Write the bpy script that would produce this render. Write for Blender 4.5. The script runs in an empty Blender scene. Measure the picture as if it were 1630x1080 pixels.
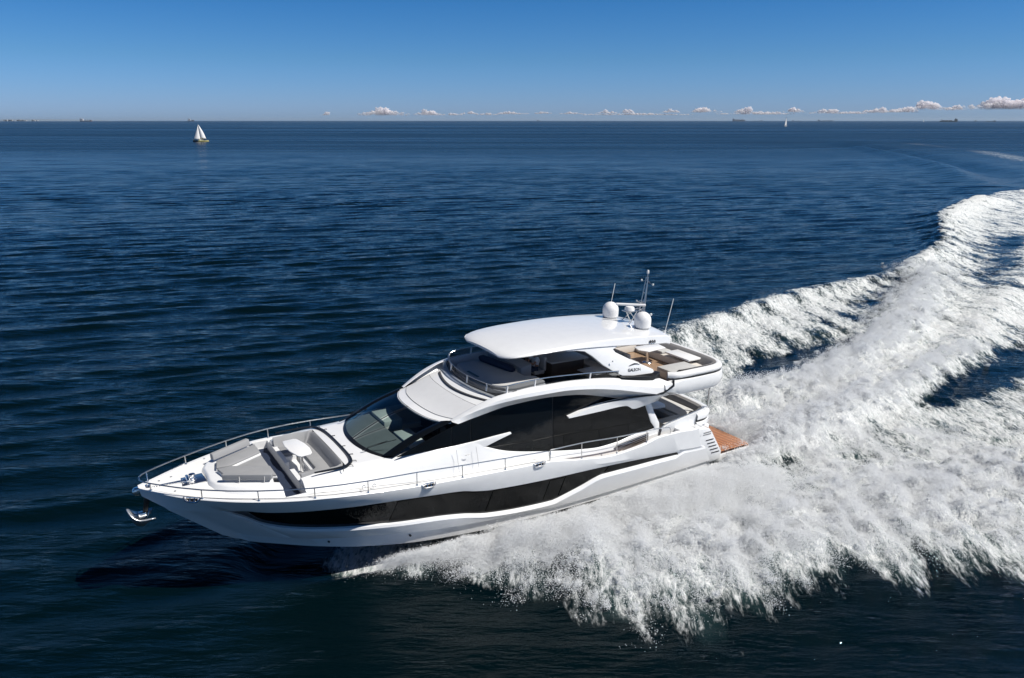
import bpy, bmesh, math, random
import numpy as np
from mathutils import Vector, Matrix, Euler
random.seed(7); rng=np.random.default_rng(11)
sc=bpy.context.scene; COL=sc.collection
# ------------------------------------------------------------ camera, sky, sun, exposure
cam=bpy.data.cameras.new('camera'); co=bpy.data.objects.new('camera',cam); COL.objects.link(co)
cam.sensor_width=36; cam.lens=26.273; cam.clip_start=.5; cam.clip_end=120000
co.location=(0,0,14.54); co.rotation_euler=(math.radians(90)-math.atan(348/1189.6),0,0)
sc.camera=co
SUN_AZ=math.radians(-15); SUN_EL=math.radians(52)      # azimuth from world +X, counter-clockwise
sd=Vector((math.cos(SUN_AZ)*math.cos(SUN_EL),math.sin(SUN_AZ)*math.cos(SUN_EL),math.sin(SUN_EL)))
w=bpy.data.worlds.new('World'); sc.world=w; w.use_nodes=True
nt=w.node_tree; bg=nt.nodes['Background']; sky=nt.nodes.new('ShaderNodeTexSky'); sky.sky_type='NISHITA'
sky.sun_disc=False; sky.sun_elevation=SUN_EL; sky.sun_rotation=math.pi/2-SUN_AZ
sky.altitude=0; sky.air_density=1.0; sky.dust_density=0.3; sky.ozone_density=3.0
hs=nt.nodes.new('ShaderNodeHueSaturation'); hs.inputs['Saturation'].default_value=1.15
tcw=nt.nodes.new('ShaderNodeTexCoord'); sx=nt.nodes.new('ShaderNodeSeparateXYZ'); nt.links.new(tcw.outputs['Generated'],sx.inputs[0])
cr=nt.nodes.new('ShaderNodeValToRGB'); nt.links.new(sx.outputs['Z'],cr.inputs[0])
els=cr.color_ramp.elements; els[0].position=0; els[0].color=(0.36, 0.56, 1.14, 1); els[1].position=.139; els[1].color=(0.172, 0.455, 0.79, 1)
for p,c in ((.015,(0.36, 0.56, 1.14, 1)),(.073,(0.262, 0.50, 0.87, 1)),(.30,(0.080,0.29,0.48,1)),(.55,(0.085,0.19,0.30,1)),(.9,(0.10,0.17,0.23,1))):
    e=els.new(p); e.color=c
mx=nt.nodes.new('ShaderNodeMix'); mx.data_type='RGBA'; mx.blend_type='MULTIPLY'; mx.inputs[0].default_value=1
nt.links.new(sky.outputs[0],hs.inputs['Color']); nt.links.new(hs.outputs[0],mx.inputs[6]); nt.links.new(cr.outputs[0],mx.inputs[7])
nt.links.new(mx.outputs[2],bg.inputs[0]); bg.inputs[1].default_value=.10
L=bpy.data.lights.new('sun','SUN'); L.energy=5.0; L.angle=math.radians(.53); L.color=(1,.955,.885)
lo=bpy.data.objects.new('sun',L); COL.objects.link(lo); lo.rotation_euler=sd.to_track_quat('Z','Y').to_euler()
sc.cycles.transparent_max_bounces=48
vs=sc.view_settings; vs.view_transform='Standard'; vs.look='None'; vs.exposure=.12; vs.gamma=1

# ------------------------------------------------------------ materials
MATS={}
def mat(name,col,rough=.5,metal=0,coat=0,spec=.5,bump=None,var=0,trans=0,ior=1.45,alpha=1):
    if name in MATS: return MATS[name]
    m=bpy.data.materials.new(name); m.use_nodes=True; n=m.node_tree; b=n.nodes['Principled BSDF']
    b.inputs['Base Color'].default_value=(*col,1); b.inputs['Roughness'].default_value=rough; b.inputs['Metallic'].default_value=metal
    b.inputs['Coat Weight'].default_value=coat; b.inputs['Coat Roughness'].default_value=.03; b.inputs['Specular IOR Level'].default_value=spec
    b.inputs['Transmission Weight'].default_value=trans; b.inputs['IOR'].default_value=ior; b.inputs['Alpha'].default_value=alpha
    tc=n.nodes.new('ShaderNodeTexCoord')
    if var:
        nz=n.nodes.new('ShaderNodeTexNoise'); nz.inputs['Scale'].default_value=3; nz.inputs['Detail'].default_value=6
        n.links.new(tc.outputs['Object'],nz.inputs['Vector'])
        mr=n.nodes.new('ShaderNodeMapRange'); mr.inputs[1].default_value=.3; mr.inputs[2].default_value=.7; mr.inputs[3].default_value=1-var; mr.inputs[4].default_value=1
        n.links.new(nz.outputs[0],mr.inputs[0]); vm=n.nodes.new('ShaderNodeVectorMath'); vm.operation='SCALE'; vm.inputs[0].default_value=col
        n.links.new(mr.outputs[0],vm.inputs['Scale']); n.links.new(vm.outputs[0],b.inputs['Base Color'])
    if bump:
        nz=n.nodes.new('ShaderNodeTexNoise'); nz.inputs['Scale'].default_value=bump[0]; nz.inputs['Detail'].default_value=4
        n.links.new(tc.outputs['Object'],nz.inputs['Vector'])
        bp=n.nodes.new('ShaderNodeBump'); bp.inputs['Strength'].default_value=bump[1]; bp.inputs['Distance'].default_value=.02
        n.links.new(nz.outputs[0],bp.inputs['Height']); n.links.new(bp.outputs[0],b.inputs['Normal'])
    MATS[name]=m; return m
GEL=mat('white_gelcoat',(.80,.81,.82),.22,coat=.6,var=.04)
DECK=mat('nonskid_deck',(.78,.78,.77),.55,bump=(120,.15),var=.05)
GEL2=mat('satin_white',(.76,.765,.77),.35,var=.05)
GLASS=mat('black_glass',(.004,.005,.006),.03,coat=0,spec=.5)
TINT=mat('tinted_glass_panel',(.004,.0045,.005),.04,coat=0,spec=.38)
STEEL=mat('polished_steel',(.62,.62,.62),.28,metal=1)
CHROME=mat('bright_chrome',(.8,.8,.8),.22,metal=1)
BLACK=mat('black_trim',(.012,.013,.015),.3)
NAVY=mat('navy_antifoul',(.01,.013,.02),.4)
GREY=mat('grey_cushion',(.29,.295,.305),.85,bump=(60,.3),var=.08)
GREYD=mat('dark_grey_cushion',(.22,.215,.215),.85,bump=(60,.3),var=.08)
LCUSH=mat('light_cushion',(.50,.50,.49),.8,bump=(40,.25),var=.06)
FAB=mat('roof_fabric',(.60,.61,.63),.85,bump=(90,.3),var=.04)
WOODB=mat('dark_brown_veneer',(.05,.035,.028),.5,var=.3)
PLASTW=mat('white_plastic',(.8,.8,.8),.3)
RUBBER=mat('dark_rubber',(.03,.03,.032),.6)
def teak():
    m=bpy.data.materials.new('teak_planking'); m.use_nodes=True; n=m.node_tree; b=n.nodes['Principled BSDF']; b.inputs['Roughness'].default_value=.35
    tc=n.nodes.new('ShaderNodeTexCoord'); wv=n.nodes.new('ShaderNodeTexWave'); wv.bands_direction='Y'; wv.inputs['Scale'].default_value=2.2; wv.inputs['Distortion'].default_value=0
    n.links.new(tc.outputs['Object'],wv.inputs['Vector'])
    nz=n.nodes.new('ShaderNodeTexNoise'); nz.inputs['Scale'].default_value=8; nz.inputs['Detail'].default_value=8
    mp=n.nodes.new('ShaderNodeMapping'); mp.inputs['Scale'].default_value=(.25,3,1); n.links.new(tc.outputs['Object'],mp.inputs[0]); n.links.new(mp.outputs[0],nz.inputs['Vector'])
    c1=n.nodes.new('ShaderNodeValToRGB'); c1.color_ramp.elements[0].position=.3; c1.color_ramp.elements[1].position=.75
    c1.color_ramp.elements[0].color=(.33,.13,.055,1); c1.color_ramp.elements[1].color=(.56,.26,.12,1); n.links.new(nz.outputs[0],c1.inputs[0])
    c2=n.nodes.new('ShaderNodeValToRGB'); c2.color_ramp.elements[0].position=.10; c2.color_ramp.elements[1].position=.22
    c2.color_ramp.elements[0].color=(.12,.08,.06,1); c2.color_ramp.elements[1].color=(1,1,1,1); n.links.new(wv.outputs[1],c2.inputs[0])
    mx=n.nodes.new('ShaderNodeMix'); mx.data_type='RGBA'; mx.blend_type='MULTIPLY'; mx.inputs[0].default_value=1
    n.links.new(c1.outputs[0],mx.inputs[6]); n.links.new(c2.outputs[0],mx.inputs[7]); n.links.new(mx.outputs[2],b.inputs['Base Color']); return m
TEAK=teak()
TEAK2=TEAK.copy(); TEAK2.name='weathered_teak'
for nd in TEAK2.node_tree.nodes:
    if nd.type=='VALTORGB' and nd.color_ramp.elements[1].color[0]<.9: nd.color_ramp.elements[0].color=(.34,.22,.14,1); nd.color_ramp.elements[1].color=(.50,.36,.24,1)
def clear_glass():
    m=bpy.data.materials.new('windshield_glass'); m.use_nodes=True; n=m.node_tree; n.nodes.clear()
    o=n.nodes.new('ShaderNodeOutputMaterial'); g=n.nodes.new('ShaderNodeBsdfGlossy'); g.inputs['Roughness'].default_value=.02
    t=n.nodes.new('ShaderNodeBsdfTransparent'); t.inputs[0].default_value=(.53,.595,.59,1)
    lw=n.nodes.new('ShaderNodeLayerWeight'); lw.inputs[0].default_value=.5; pw=n.nodes.new('ShaderNodeMath'); pw.operation='POWER'; pw.inputs[1].default_value=5; n.links.new(lw.outputs['Facing'],pw.inputs[0])
    f=n.nodes.new('ShaderNodeMath'); f.operation='MULTIPLY_ADD'; f.inputs[1].default_value=.92; f.inputs[2].default_value=.05; n.links.new(pw.outputs[0],f.inputs[0]); mx=n.nodes.new('ShaderNodeMixShader')
    n.links.new(f.outputs[0],mx.inputs[0]); n.links.new(t.outputs[0],mx.inputs[1]); n.links.new(g.outputs[0],mx.inputs[2]); n.links.new(mx.outputs[0],o.inputs[0]); return m
WGLASS=clear_glass()
def smoke_glass():
    m=WGLASS.copy(); m.name='smoked_rail_glass'
    for nd in m.node_tree.nodes:
        if nd.type=='BSDF_TRANSPARENT': nd.inputs[0].default_value=(.33,.35,.38,1)
    return m
SGLASS=smoke_glass()

# ------------------------------------------------------------ mesh helpers.  Boat frame: X aft from the bow, Y to port, Z up
def link(o,parent=None):
    COL.objects.link(o)
    if parent: o.parent=parent
    return o
def tag(o,label=None,cat=None,group=None,kind=None):
    if label:o['label']=label
    if cat:o['category']=cat
    if group:o['group']=group
    if kind:o['kind']=kind
    return o
def conv(p): return (p[0],-p[1],p[2])
class MB:
    def __init__(s): s.v=[]; s.f=[]
    def add(s,vs,fs):
        b=len(s.v); s.v+=[tuple(map(float,v)) for v in vs]; s.f+=[tuple(b+i for i in f) for f in fs]; return s
    def loft(s,rows,closed=False,cap=False):
        n=len(rows[0]); vs=[p for r in rows for p in r]; fs=[]
        for i in range(len(rows)-1):
            for j in range(n-1 if not closed else n):
                k=(j+1)%n; fs.append((i*n+j,i*n+k,(i+1)*n+k,(i+1)*n+j))
        if cap: fs.append(tuple(range(n))); fs.append(tuple((len(rows)-1)*n+j for j in reversed(range(n))))
        return s.add(vs,fs)
    def mirror(s):
        b=len(s.v); s.v+=[(x,-y,z) for x,y,z in s.v]; s.f+=[tuple(b+i for i in reversed(f)) for f in s.f]; return s
    def tube(s,path,r,n=8,cap=True,closed=False):
        P=[Vector(p) for p in path]; m=len(P); rows=[]
        prev=None
        for i,p in enumerate(P):
            if closed: t=(P[(i+1)%m]-P[i-1])
            else: t=(P[min(i+1,m-1)]-P[max(i-1,0)])
            t=t.normalized() if t.length>1e-9 else Vector((1,0,0))
            if prev is None: a=t.orthogonal().normalized()
            else:
                a=prev-t*prev.dot(t); a=a.normalized() if a.length>1e-6 else t.orthogonal().normalized()
            prev=a; b=t.cross(a); rr=r[i] if isinstance(r,(list,tuple)) else r
            rows.append([tuple(p+(a*math.cos(2*math.pi*k/n)+b*math.sin(2*math.pi*k/n))*rr) for k in range(n)])
        if closed: rows.append(rows[0])
        return s.loft(rows,closed=True,cap=cap and not closed)
    def box(s,x0,x1,y0,y1,z0,z1):
        vs=[(x,y,z) for z in (z0,z1) for x,y in ((x0,y0),(x1,y0),(x1,y1),(x0,y1))]
        return s.add(vs,[(3,2,1,0),(4,5,6,7),(0,1,5,4),(1,2,6,5),(2,3,7,6),(3,0,4,7)])
    def prism(s,pts,z0,z1,top=None):
        n=len(pts); zf=lambda z,i:z[i] if isinstance(z,(list,tuple)) else z
        t=top or pts
        vs=[(p[0],p[1],zf(z0,i)) for i,p in enumerate(pts)]+[(p[0],p[1],zf(z1,i)) for i,p in enumerate(t)]
        return s.add(vs,[tuple(reversed(range(n))),tuple(range(n,2*n))]+[(i,(i+1)%n,n+(i+1)%n,n+i) for i in range(n)])
    def lathe(s,c,prof,n=24,ax='z'):
        rows=[]
        for r,h in prof:
            rows.append([(c[0]+r*math.cos(2*math.pi*k/n),c[1]+r*math.sin(2*math.pi*k/n),c[2]+h) for k in range(n)])
        return s.loft(rows,closed=True,cap=True)
    def build(s,name,m,parent=None,bevel=0,seg=2,ang=35,boat=True,smooth=True,sub=0):
        me=bpy.data.meshes.new(name); bm=bmesh.new()
        bv=[bm.verts.new(conv(v) if boat else v) for v in s.v]
        for f in s.f:
            ff=[]
            for i in f:
                if not ff or bv[i] is not ff[-1]: ff.append(bv[i])
            try: bm.faces.new(ff)
            except ValueError: pass
        bmesh.ops.remove_doubles(bm,verts=bm.verts,dist=1e-5)
        bmesh.ops.dissolve_degenerate(bm,edges=bm.edges,dist=1e-6)
        bmesh.ops.recalc_face_normals(bm,faces=bm.faces)
        if bevel:
            es=[e for e in bm.edges if len(e.link_faces)==2 and e.calc_face_angle(0)>math.radians(30)]
            bmesh.ops.bevel(bm,geom=es,offset=bevel,offset_type='OFFSET',segments=seg,profile=.5,affect='EDGES',clamp_overlap=True)
        bm.to_mesh(me); bm.free()
        if smooth:
            me.shade_smooth(); me.set_sharp_from_angle(angle=math.radians(ang))
        me.materials.append(m); o=bpy.data.objects.new(name,me); link(o,parent)
        if sub:
            md=o.modifiers.new('sub','SUBSURF'); md.levels=md.render_levels=sub
        return o
def ip(x,xs,ys):
    "smooth (Catmull-Rom, clamped) interpolation"
    x=min(max(x,xs[0]),xs[-1]); i=0
    while i<len(xs)-2 and x>xs[i+1]: i+=1
    x0,x1=xs[i],xs[i+1]; h=x1-x0; t=(x-x0)/h
    def sl(k):
        if k==0: return (ys[1]-ys[0])/(xs[1]-xs[0])
        if k==len(xs)-1: return (ys[-1]-ys[-2])/(xs[-1]-xs[-2])
        a=(ys[k]-ys[k-1])/(xs[k]-xs[k-1]); b=(ys[k+1]-ys[k])/(xs[k+1]-xs[k])
        return 0 if a*b<=0 else 2*a*b/(a+b)
    m0,m1=sl(i),sl(i+1)
    return (2*t**3-3*t*t+1)*ys[i]+(t**3-2*t*t+t)*h*m0+(-2*t**3+3*t*t)*ys[i+1]+(t**3-t*t)*h*m1
def lin(a,b,n): return [a+(b-a)*i/(n-1) for i in range(n)]
def spl(pts,n):
    "smooth 3-D polyline through pts"
    P=[Vector(p) for p in pts]; out=[]; m=len(P)
    for k in range(n):
        u=k/(n-1)*(m-1); i=min(int(u),m-2); t=u-i
        a=P[max(i-1,0)];b=P[i];c=P[i+1];d=P[min(i+2,m-1)]
        out.append(tuple(.5*((2*b)+(-a+c)*t+(2*a-5*b+4*c-d)*t*t+(-a+3*b-3*c+d)*t**3)))
    return out

# ============================================================ THE YACHT
yacht=link(bpy.data.objects.new('motor_yacht',None)); yacht.location=(-11.588,20.716,0); yacht.rotation_euler=(0,.029,.561)
tag(yacht,'large white flybridge motor yacht speeding across the foreground with black hull windows','yacht')
XS=[0,.4,1.2,3,4.6,6.3,8,11,15,18,21.1,23];YS=[.14,.5,1.2,2.27,2.78,3.0,3.05,3.1,3.1,3.08,2.98,2.9]
ZX=[0,1.2,3,4.6,6.3,8,9.7,11.3,13.1,14.75,16.4,17.8,18.86,20,20.9,23];ZS=[3.70,3.56,3.46,3.37,3.24,3.1,3.0,2.91,2.82,2.57,2.38,2.47,2.64,2.62,2.54,2.5]
CX=[0,2.7,3.1,3.9,5,6.5,8.7,11.5,14,22.6];CY=[0,.02,.30,.78,1.36,1.88,2.3,2.5,2.58,2.6];CZ=[1.2,1.17,1.10,1.02,.9,.72,.52,.38,.36,.28]
ys_=lambda X:ip(X,XS,YS); zs_=lambda X:ip(X,ZX,ZS); yc_=lambda X:ip(X,CX,CY); zc_=lambda X:ip(X,CX,CZ)
def Yh(X,Z):
    a,b,zs,zc=ys_(X),yc_(X),zs_(X),zc_(X); t=min(max((Z-zc)/(zs-zc),0),1); p=float(np.interp(X,[0,3,8,12],[1.3,1.15,.9,.8]))
    return b+(a-b)*t**p
BTX=[.6,2.1,2.9,3.6,4.97,6.03,6.87,8.7,9.7,10.3,10.95,13.6,15.9,20.2,21.6];BTZ=[3.12,2.97,2.88,2.80,2.78,2.75,2.71,2.57,2.47,2.32,2.21,2.04,1.98,1.65,1.55]
BBX=[.6,2.1,2.8,3.5,4.2,5.2,6.2,7.6,8.86,9.9,10.9,12.5,13.8,14.2,15,16.1,18,20.3,22];BBZ=[3.10,2.94,2.5,2.06,1.88,1.78,1.71,1.60,1.51,1.36,1.12,.95,.90,.99,1.22,1.54,1.50,1.45,1.35]
RLX=[2.4,4,5,6.9,9.1,11.1,12.7,14.3,16.3,18.8,22.4];RLZ=[1.5,1.38,1.33,1.22,.98,.84,.74,.62,.64,.67,.72]
bt_=lambda X:ip(X,BTX,BTZ); bb_=lambda X:ip(X,BBX,BBZ)
def yrow(X,Z,off=0): return max(Yh(X,Z)+off,.012)
STN=110
def rowpts(x0,x1,fz,fy):
    out=[]
    for i in range(STN):
        u=i/(STN-1); u=u*u*(.35)+u*.65 if True else u
        X=x0+(x1-x0)*u; Z=fz(X); out.append((X,fy(X,Z),Z))
    return out
def inset(X): # depth of the window recess
    return .085*min(max((X-2.15)/.5,0),1)*min(max((20.3-X)/.15,0),1)
def gate(X): return min(max((X-2.1)/.25,0),1)*min(max((20.35-X)/.1,0),1)
# lateral rows of the port topside, from the gunwale down
sheer=rowpts(0,21.15,zs_,lambda X,Z:ys_(X))
z_cr=lambda X: zs_(X)-.32*(zs_(X)-bt_(max(X,1)))-0.02 if X<14 else zs_(X)-(zs_(X)-bt_(X))*float(np.interp(X,[14,17,21],[.32,.7,.92]))
crease=rowpts(.06,21.5,z_cr,lambda X,Z:yrow(X,Z,.045*min(1,max(0,(X-.5)/4))))
btop=rowpts(.6,21.7,bt_,lambda X,Z:yrow(X,Z,.0) if X>1.3 else yrow(X,Z))
def bzb(X): # lower edge of the recess; closes onto the top edge outside the band
    g=gate(X); return bt_(X)+(bb_(X)-bt_(X))*(g if X>10 else 1)
bbot=rowpts(.63,21.8,lambda X:min(bzb(X),bt_(X)-.02),lambda X,Z:yrow(X,Z,.0))
bledge=rowpts(.72,21.85,lambda X:min(bzb(X),bt_(X)-.02)-.09,lambda X,Z:yrow(X,Z,(.035+.02*gate(X))*min(1,max(0,(X-1.5)/3))))
r1=rowpts(2.3,22.3,lambda X:ip(X,RLX,RLZ),lambda X,Z:yrow(X,Z,.03*min(1,max(0,(X-3)/4))))
r2=rowpts(2.4,22.32,lambda X:ip(X,RLX,RLZ)-.045,lambda X,Z:yrow(X,Z,.01-.06*min(1,max(0,(X-3)/4))))
ch=rowpts(2.7,22.5,zc_,lambda X,Z:max(yc_(X),.012))
ch2=rowpts(2.75,22.5,lambda X:zc_(X)-.03,lambda X,Z:max(yc_(X)-.15,.01))
keel=rowpts(2.8,22.5,lambda X:float(np.interp(X,[2.8,3.4,5,8,22.5],[1.10,.80,.35,-.1,-.35])),lambda X,Z:.0)
hb=MB()
tin=[(p[0],p[1]-inset(p[0]),p[2]-.015*gate(p[0])) for p in btop]; bin_=[(p[0],p[1]-inset(p[0]),p[2]+.03*gate(p[0])) for p in bbot]
hb.loft([sheer,crease,btop,tin]); 
i0=next(i for i in range(STN) if tin[i][0]>2.12); i1=max(i for i in range(STN) if tin[i][0]<20.4)
hb.loft([tin[:i0+1],bin_[:i0+1]]); hb.loft([tin[i1:],bin_[i1:]]); hb.loft([bin_,bbot,bledge,r1,r2,ch])
hb.mirror()
hull=hb.build('hull',GEL,yacht,ang=22)
bt=MB().loft([ch,ch2,keel]).mirror().build('hull_bottom',NAVY,hull)
# transom
tb=MB(); allrows=[sheer,crease,btop,bbot,r1,ch,keel]
tr=[r[-1] for r in allrows]; tb.loft([tr,[(x-.02,-y,z) for x,y,z in tr]]); tb.build('transom',GEL,hull)
# hull glass: panes with thin black joints, lying in the recess
def hpane(x0,x1,name,m,off=.012,slant=.0,pad=.0):
    rows=[]
    for f in lin(pad,1-pad,7):
        r=[]
        for i in range(40):
            X0=x0+(x1-x0)*i/39; zt,zb=bt_(X0)-.016,bb_(X0)+.03
            X=X0+slant*(f-.5)*(1 if 0<i<39 or True else 0)
            zt,zb=bt_(X)-.016,bb_(X)+.03; Z=zt+(zb-zt)*f
            ya=Yh(X,bt_(X))-inset(X); yb=Yh(X,bb_(X))-inset(X); y=ya+(yb-ya)*f
            r.append((X,y+off,Z))
        rows.append(r)
    return rows
for s in (1,-1):
    def mk(rows,name,m):
        b=MB().loft(rows)
        if s<0: b.v=[(x,-y,z) for x,y,z in b.v]
        return b.build(name,m,hull)
    mk([tin[i0:i1+1],bin_[i0:i1+1]],'hull_window_band',GLASS)
    for x0,x1,pd in ((7.3,10.62,.07),(10.95,13.1,.07),(13.45,14.1,.1),(14.15,16.0,.06),(16.25,20.1,.12)):
        mk(hpane(x0,x1,'',None,.02,slant=-.22,pad=pd),'hull_window',TINT)
    def ys(p): return (p[0],p[1]*s,p[2])
# drain fitting holes
for X,Z in ((5.35,1.12),(8.0,.95)):
    MB().tube([(X,Yh(X,Z)-.02,Z),(X,Yh(X,Z)+.05,Z)],.035,10).build('drain_outlet',BLACK,hull)
# gunwale: steel-edged rub line and bulwark cap
cap=[];
for i in range(120):
    X=21.1*(i/119)**1.15; cap.append(X)
g1=[(X,ys_(X)+.004,zs_(X)+.0) for X in cap]; g2=[(X,ys_(X)-.01,zs_(X)+.025) for X in cap]; g3=[(X,max(ys_(X)-.13,.02),zs_(X)+.028) for X in cap]
g4=[(X,max(ys_(X)-.15,.02),zs_(X)-.06-.25*float(np.interp(X,[13,14,17,18],[0,1,1,.4]))) for X in cap]
MB().loft([g1,g2,g3,g4]).mirror().build('gunwale_cap',GEL,hull,ang=60)
# ------- deck
def dz(X): return zs_(X)+.012 if X<5 else zs_(X)-float(np.interp(X,[5,8,13,14.5,17,19,23],[0,.03,.06,.25,.3,.35,.4]))
def deckstrip(x0,x1,ya,yb,n=30,m=6,name='deck',mm=DECK,dzf=dz,both=True):
    rows=[]
    for j in range(m+1):
        f=j/m; rows.append([(X,ya(X)+(yb(X)-ya(X))*f,dzf(X)+.05*(1-((ya(X)+(yb(X)-ya(X))*f)/3)**2 )*float(np.interp(X,[0,3.8],[.2,1]))) for X in lin(x0,x1,n)])
    b=MB().loft(rows)
    if both: b.mirror()
    return b
db=deckstrip(0,3.86,lambda X:0,lambda X:ys_(X)-.145 if X>.1 else ys_(X)*.3)
db2=deckstrip(3.86,4.5,lambda X:2.35,lambda X:ys_(X)-.145,4)
db3=deckstrip(4.5,9.5,lambda X:1.9,lambda X:ys_(X)-.145)
db4=deckstrip(9.5,20.0,lambda X:2.0,lambda X:ys_(X)-.145)
for q in (db2,db3,db4): db.add(q.v,q.f)
deck=db.build('deck',DECK,yacht)
# side-deck teak aft of midships
tk=MB()
tk.loft([[(X,y,dz(X)+.055) for X in lin(14.6,19.6,20)] for y in (2.46,2.9)]).mirror().build('side_deck_teak',TEAK2,deck)
# passage between the bow lounges (sunken, with a dark step mat)
pz=3.17
pb=MB(); pb.add([(3.86,-2.35,pz),(4.5,-2.35,pz),(4.5,2.35,pz),(3.86,2.35,pz)],[(0,1,2,3)])
for (a,b) in (((3.86,-2.35),(3.86,2.35)),((4.5,-2.35),(4.5,2.35)),((3.86,2.35),(4.5,2.35)),((3.86,-2.35),(4.5,-2.35))):
    zt=3.46; pb.add([(a[0],a[1],pz),(b[0],b[1],pz),(b[0],b[1],zt),(a[0],a[1],zt)],[(0,1,2,3)])
passage=pb.build('passage_well',GEL2,deck)
MB().box(3.9,4.46,-2.3,2.3,pz+.004,pz+.02).build('well_mat',mat('navy_carpet',(.012,.022,.05),.9),deck)
# ------- forward trunk with two angled lounges
def tp(pts,z0,z1,inset_=.0): pass
half=[(1.86,0),(1.84,.62),(1.95,1.05),(2.3,1.55),(3.0,2.0),(3.86,2.36)]
halft=[(2.02,0),(2.0,.52),(2.12,.86),(2.42,1.22),(3.05,1.70),(3.86,2.04)]
full=half+[(x,-y) for x,y in reversed(half[1:])]; fullt=halft+[(x,-y) for x,y in reversed(halft[1:])]
trk=MB().prism(full,3.40,3.69,top=fullt).build('foredeck_trunk',GEL,yacht,bevel=.05,seg=3)
def cushion(pts,z0,z1,name,m,parent,bev=.04,top=None): return MB().prism(pts,z0,z1,top=top).build(name,m,parent,bevel=bev,seg=3)
for s in (1,-1):
    k=(lambda P:[(x,s*y) for x,y in P])
    MB().prism(k([(2.30,.05),(2.42,.64),(3.86,1.42),(3.86,.60),(2.78,.02)]),3.68,3.76).build('lounge_base',GEL2,trk,bevel=.015); cushion(k([(2.30,.05),(2.42,.62),(3.84,1.40),(3.84,.64),(2.74,.04)]),3.755,3.83,'lounge_cushion',GREY,trk,.03)
    b0=k([(2.36,.72),(3.72,1.43),(3.62,1.62),(2.28,.90)]); b1=k([(2.34,.80),(3.70,1.52),(3.62,1.66),(2.27,.93)])
    cushion(b0,3.78,3.99,'lounge_backrest',GREY,trk,.035,top=b1)
    MB().prism(k([(3.74,1.36),(3.86,1.44),(3.84,1.72),(3.70,1.62)]),3.695,3.715).build('cup_holder',BLACK,trk,bevel=.006)
    for q in (.3,.8):
        x=2.36+(3.72-2.36)*q; y=s*(.95+.71*q)
        MB().tube([(x-.02,y,3.72),(x-.02,y+s*.03,3.93)],.012,6).build('backrest_bracket',STEEL,trk)
cushion([(2.75,.0),(3.45,.40),(3.86,.60),(3.86,-.60),(3.45,-.40)],3.685,3.71,'lounge_infill',GREY,trk,.01)
# ------- windlass, chain, anchor
wl=MB(); wl.lathe((1.55,-.02,zs_(1.5)+.02),[(.13,0),(.13,.05),(.08,.08),(.06,.16),(.10,.19),(.10,.23),(.03,.25)],20)
wl.box(1.28,1.55,-.16,.12,zs_(1.4)+.03,zs_(1.4)+.10)
wl.tube([(1.42,-.22,3.66),(1.42,.22,3.66)],.06,12)
wind=wl.build('windlass',CHROME,yacht,bevel=.008)
cb=MB()
for i in range(26):
    t=i/25; X=1.35-.95*t; Y=.02+.12*t; Z=zs_(X)+.075-.03*t
    a=Vector((-.9,.12,0)).normalized(); up=Vector((0,0,1)) if i%2 else a.cross(Vector((0,0,1)))
    pts=[tuple(Vector((X,Y,Z))+a*.03*math.cos(q)+up*.018*math.sin(q)) for q in [2*math.pi*j/8 for j in range(8)]]
    cb.tube(pts,.007,5,closed=True)
cb.build('anchor_chain',STEEL,wind)
MB().prism([(1.25,-.3),(1.9,-.38),(1.95,.3),(1.2,.34)],3.565,3.60).build('windlass_plate',STEEL,wind,bevel=.005)
MB().box(.55,1.3,-.02,.10,3.6,3.66).build('chain_channel',STEEL,wind,bevel=.01)
for X,Y in ((.62,-.28),(.95,.62),(1.0,-.5),(2.2,-1.6)):
    MB().lathe((X,Y,zs_(X)+.03),[(.035,0),(.035,.015),(.02,.02)],12).build('deck_fitting',STEEL,deck)
sr=MB()   # stem roller and pod
sr.prism([(-.12,-.1),(.35,-.16),(.35,.16),(-.12,.1)],3.48,3.70); sr.tube([(-.1,-.11,3.6),(-.1,.11,3.6)],.08,14)
roller=sr.build('anchor_roller',CHROME,yacht,bevel=.02)
an=MB(); sh=spl([(.30,0,3.42),(.22,0,3.1),(.12,0,2.8)],8)
an.prism([(.02,-.05),(.16,-.05),(.16,.05),(.02,.05)],2.72,3.5,top=[(.16,-.05),(.34,-.05),(.34,.05),(.16,.05)])
anchor=an.build('anchor',BLACK,yacht,bevel=.01)
fl=MB()
A=[(-.38,0,3.08),(-.30,.24,2.94),(-.08,.34,2.76),(.36,.38,2.76)]; B_=[(-.38,0,3.08),(-.30,.03,2.74),(-.16,.04,2.50),(.02,.08,2.44)]
for s in (1,-1):
    rows=[spl([(x,y*s,z) for x,y,z in A],10),spl([(x*.9+.0,y*s*.6,z-.05) for x,y,z in A],10),spl([(x,y*s,z) for x,y,z in B_],10)]
    fl.loft(rows)
fo=fl.build('anchor_fluke',mat('brushed_anchor_steel',(.72,.73,.75),.32,metal=.75),anchor); md=fo.modifiers.new('t','SOLIDIFY'); md.thickness=.03
MB().prism([(-.08,-.09),(.14,-.09),(.14,.09),(-.08,.09)],2.66,2.86).build('anchor_crown',CHROME,anchor,bevel=.02)
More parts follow.
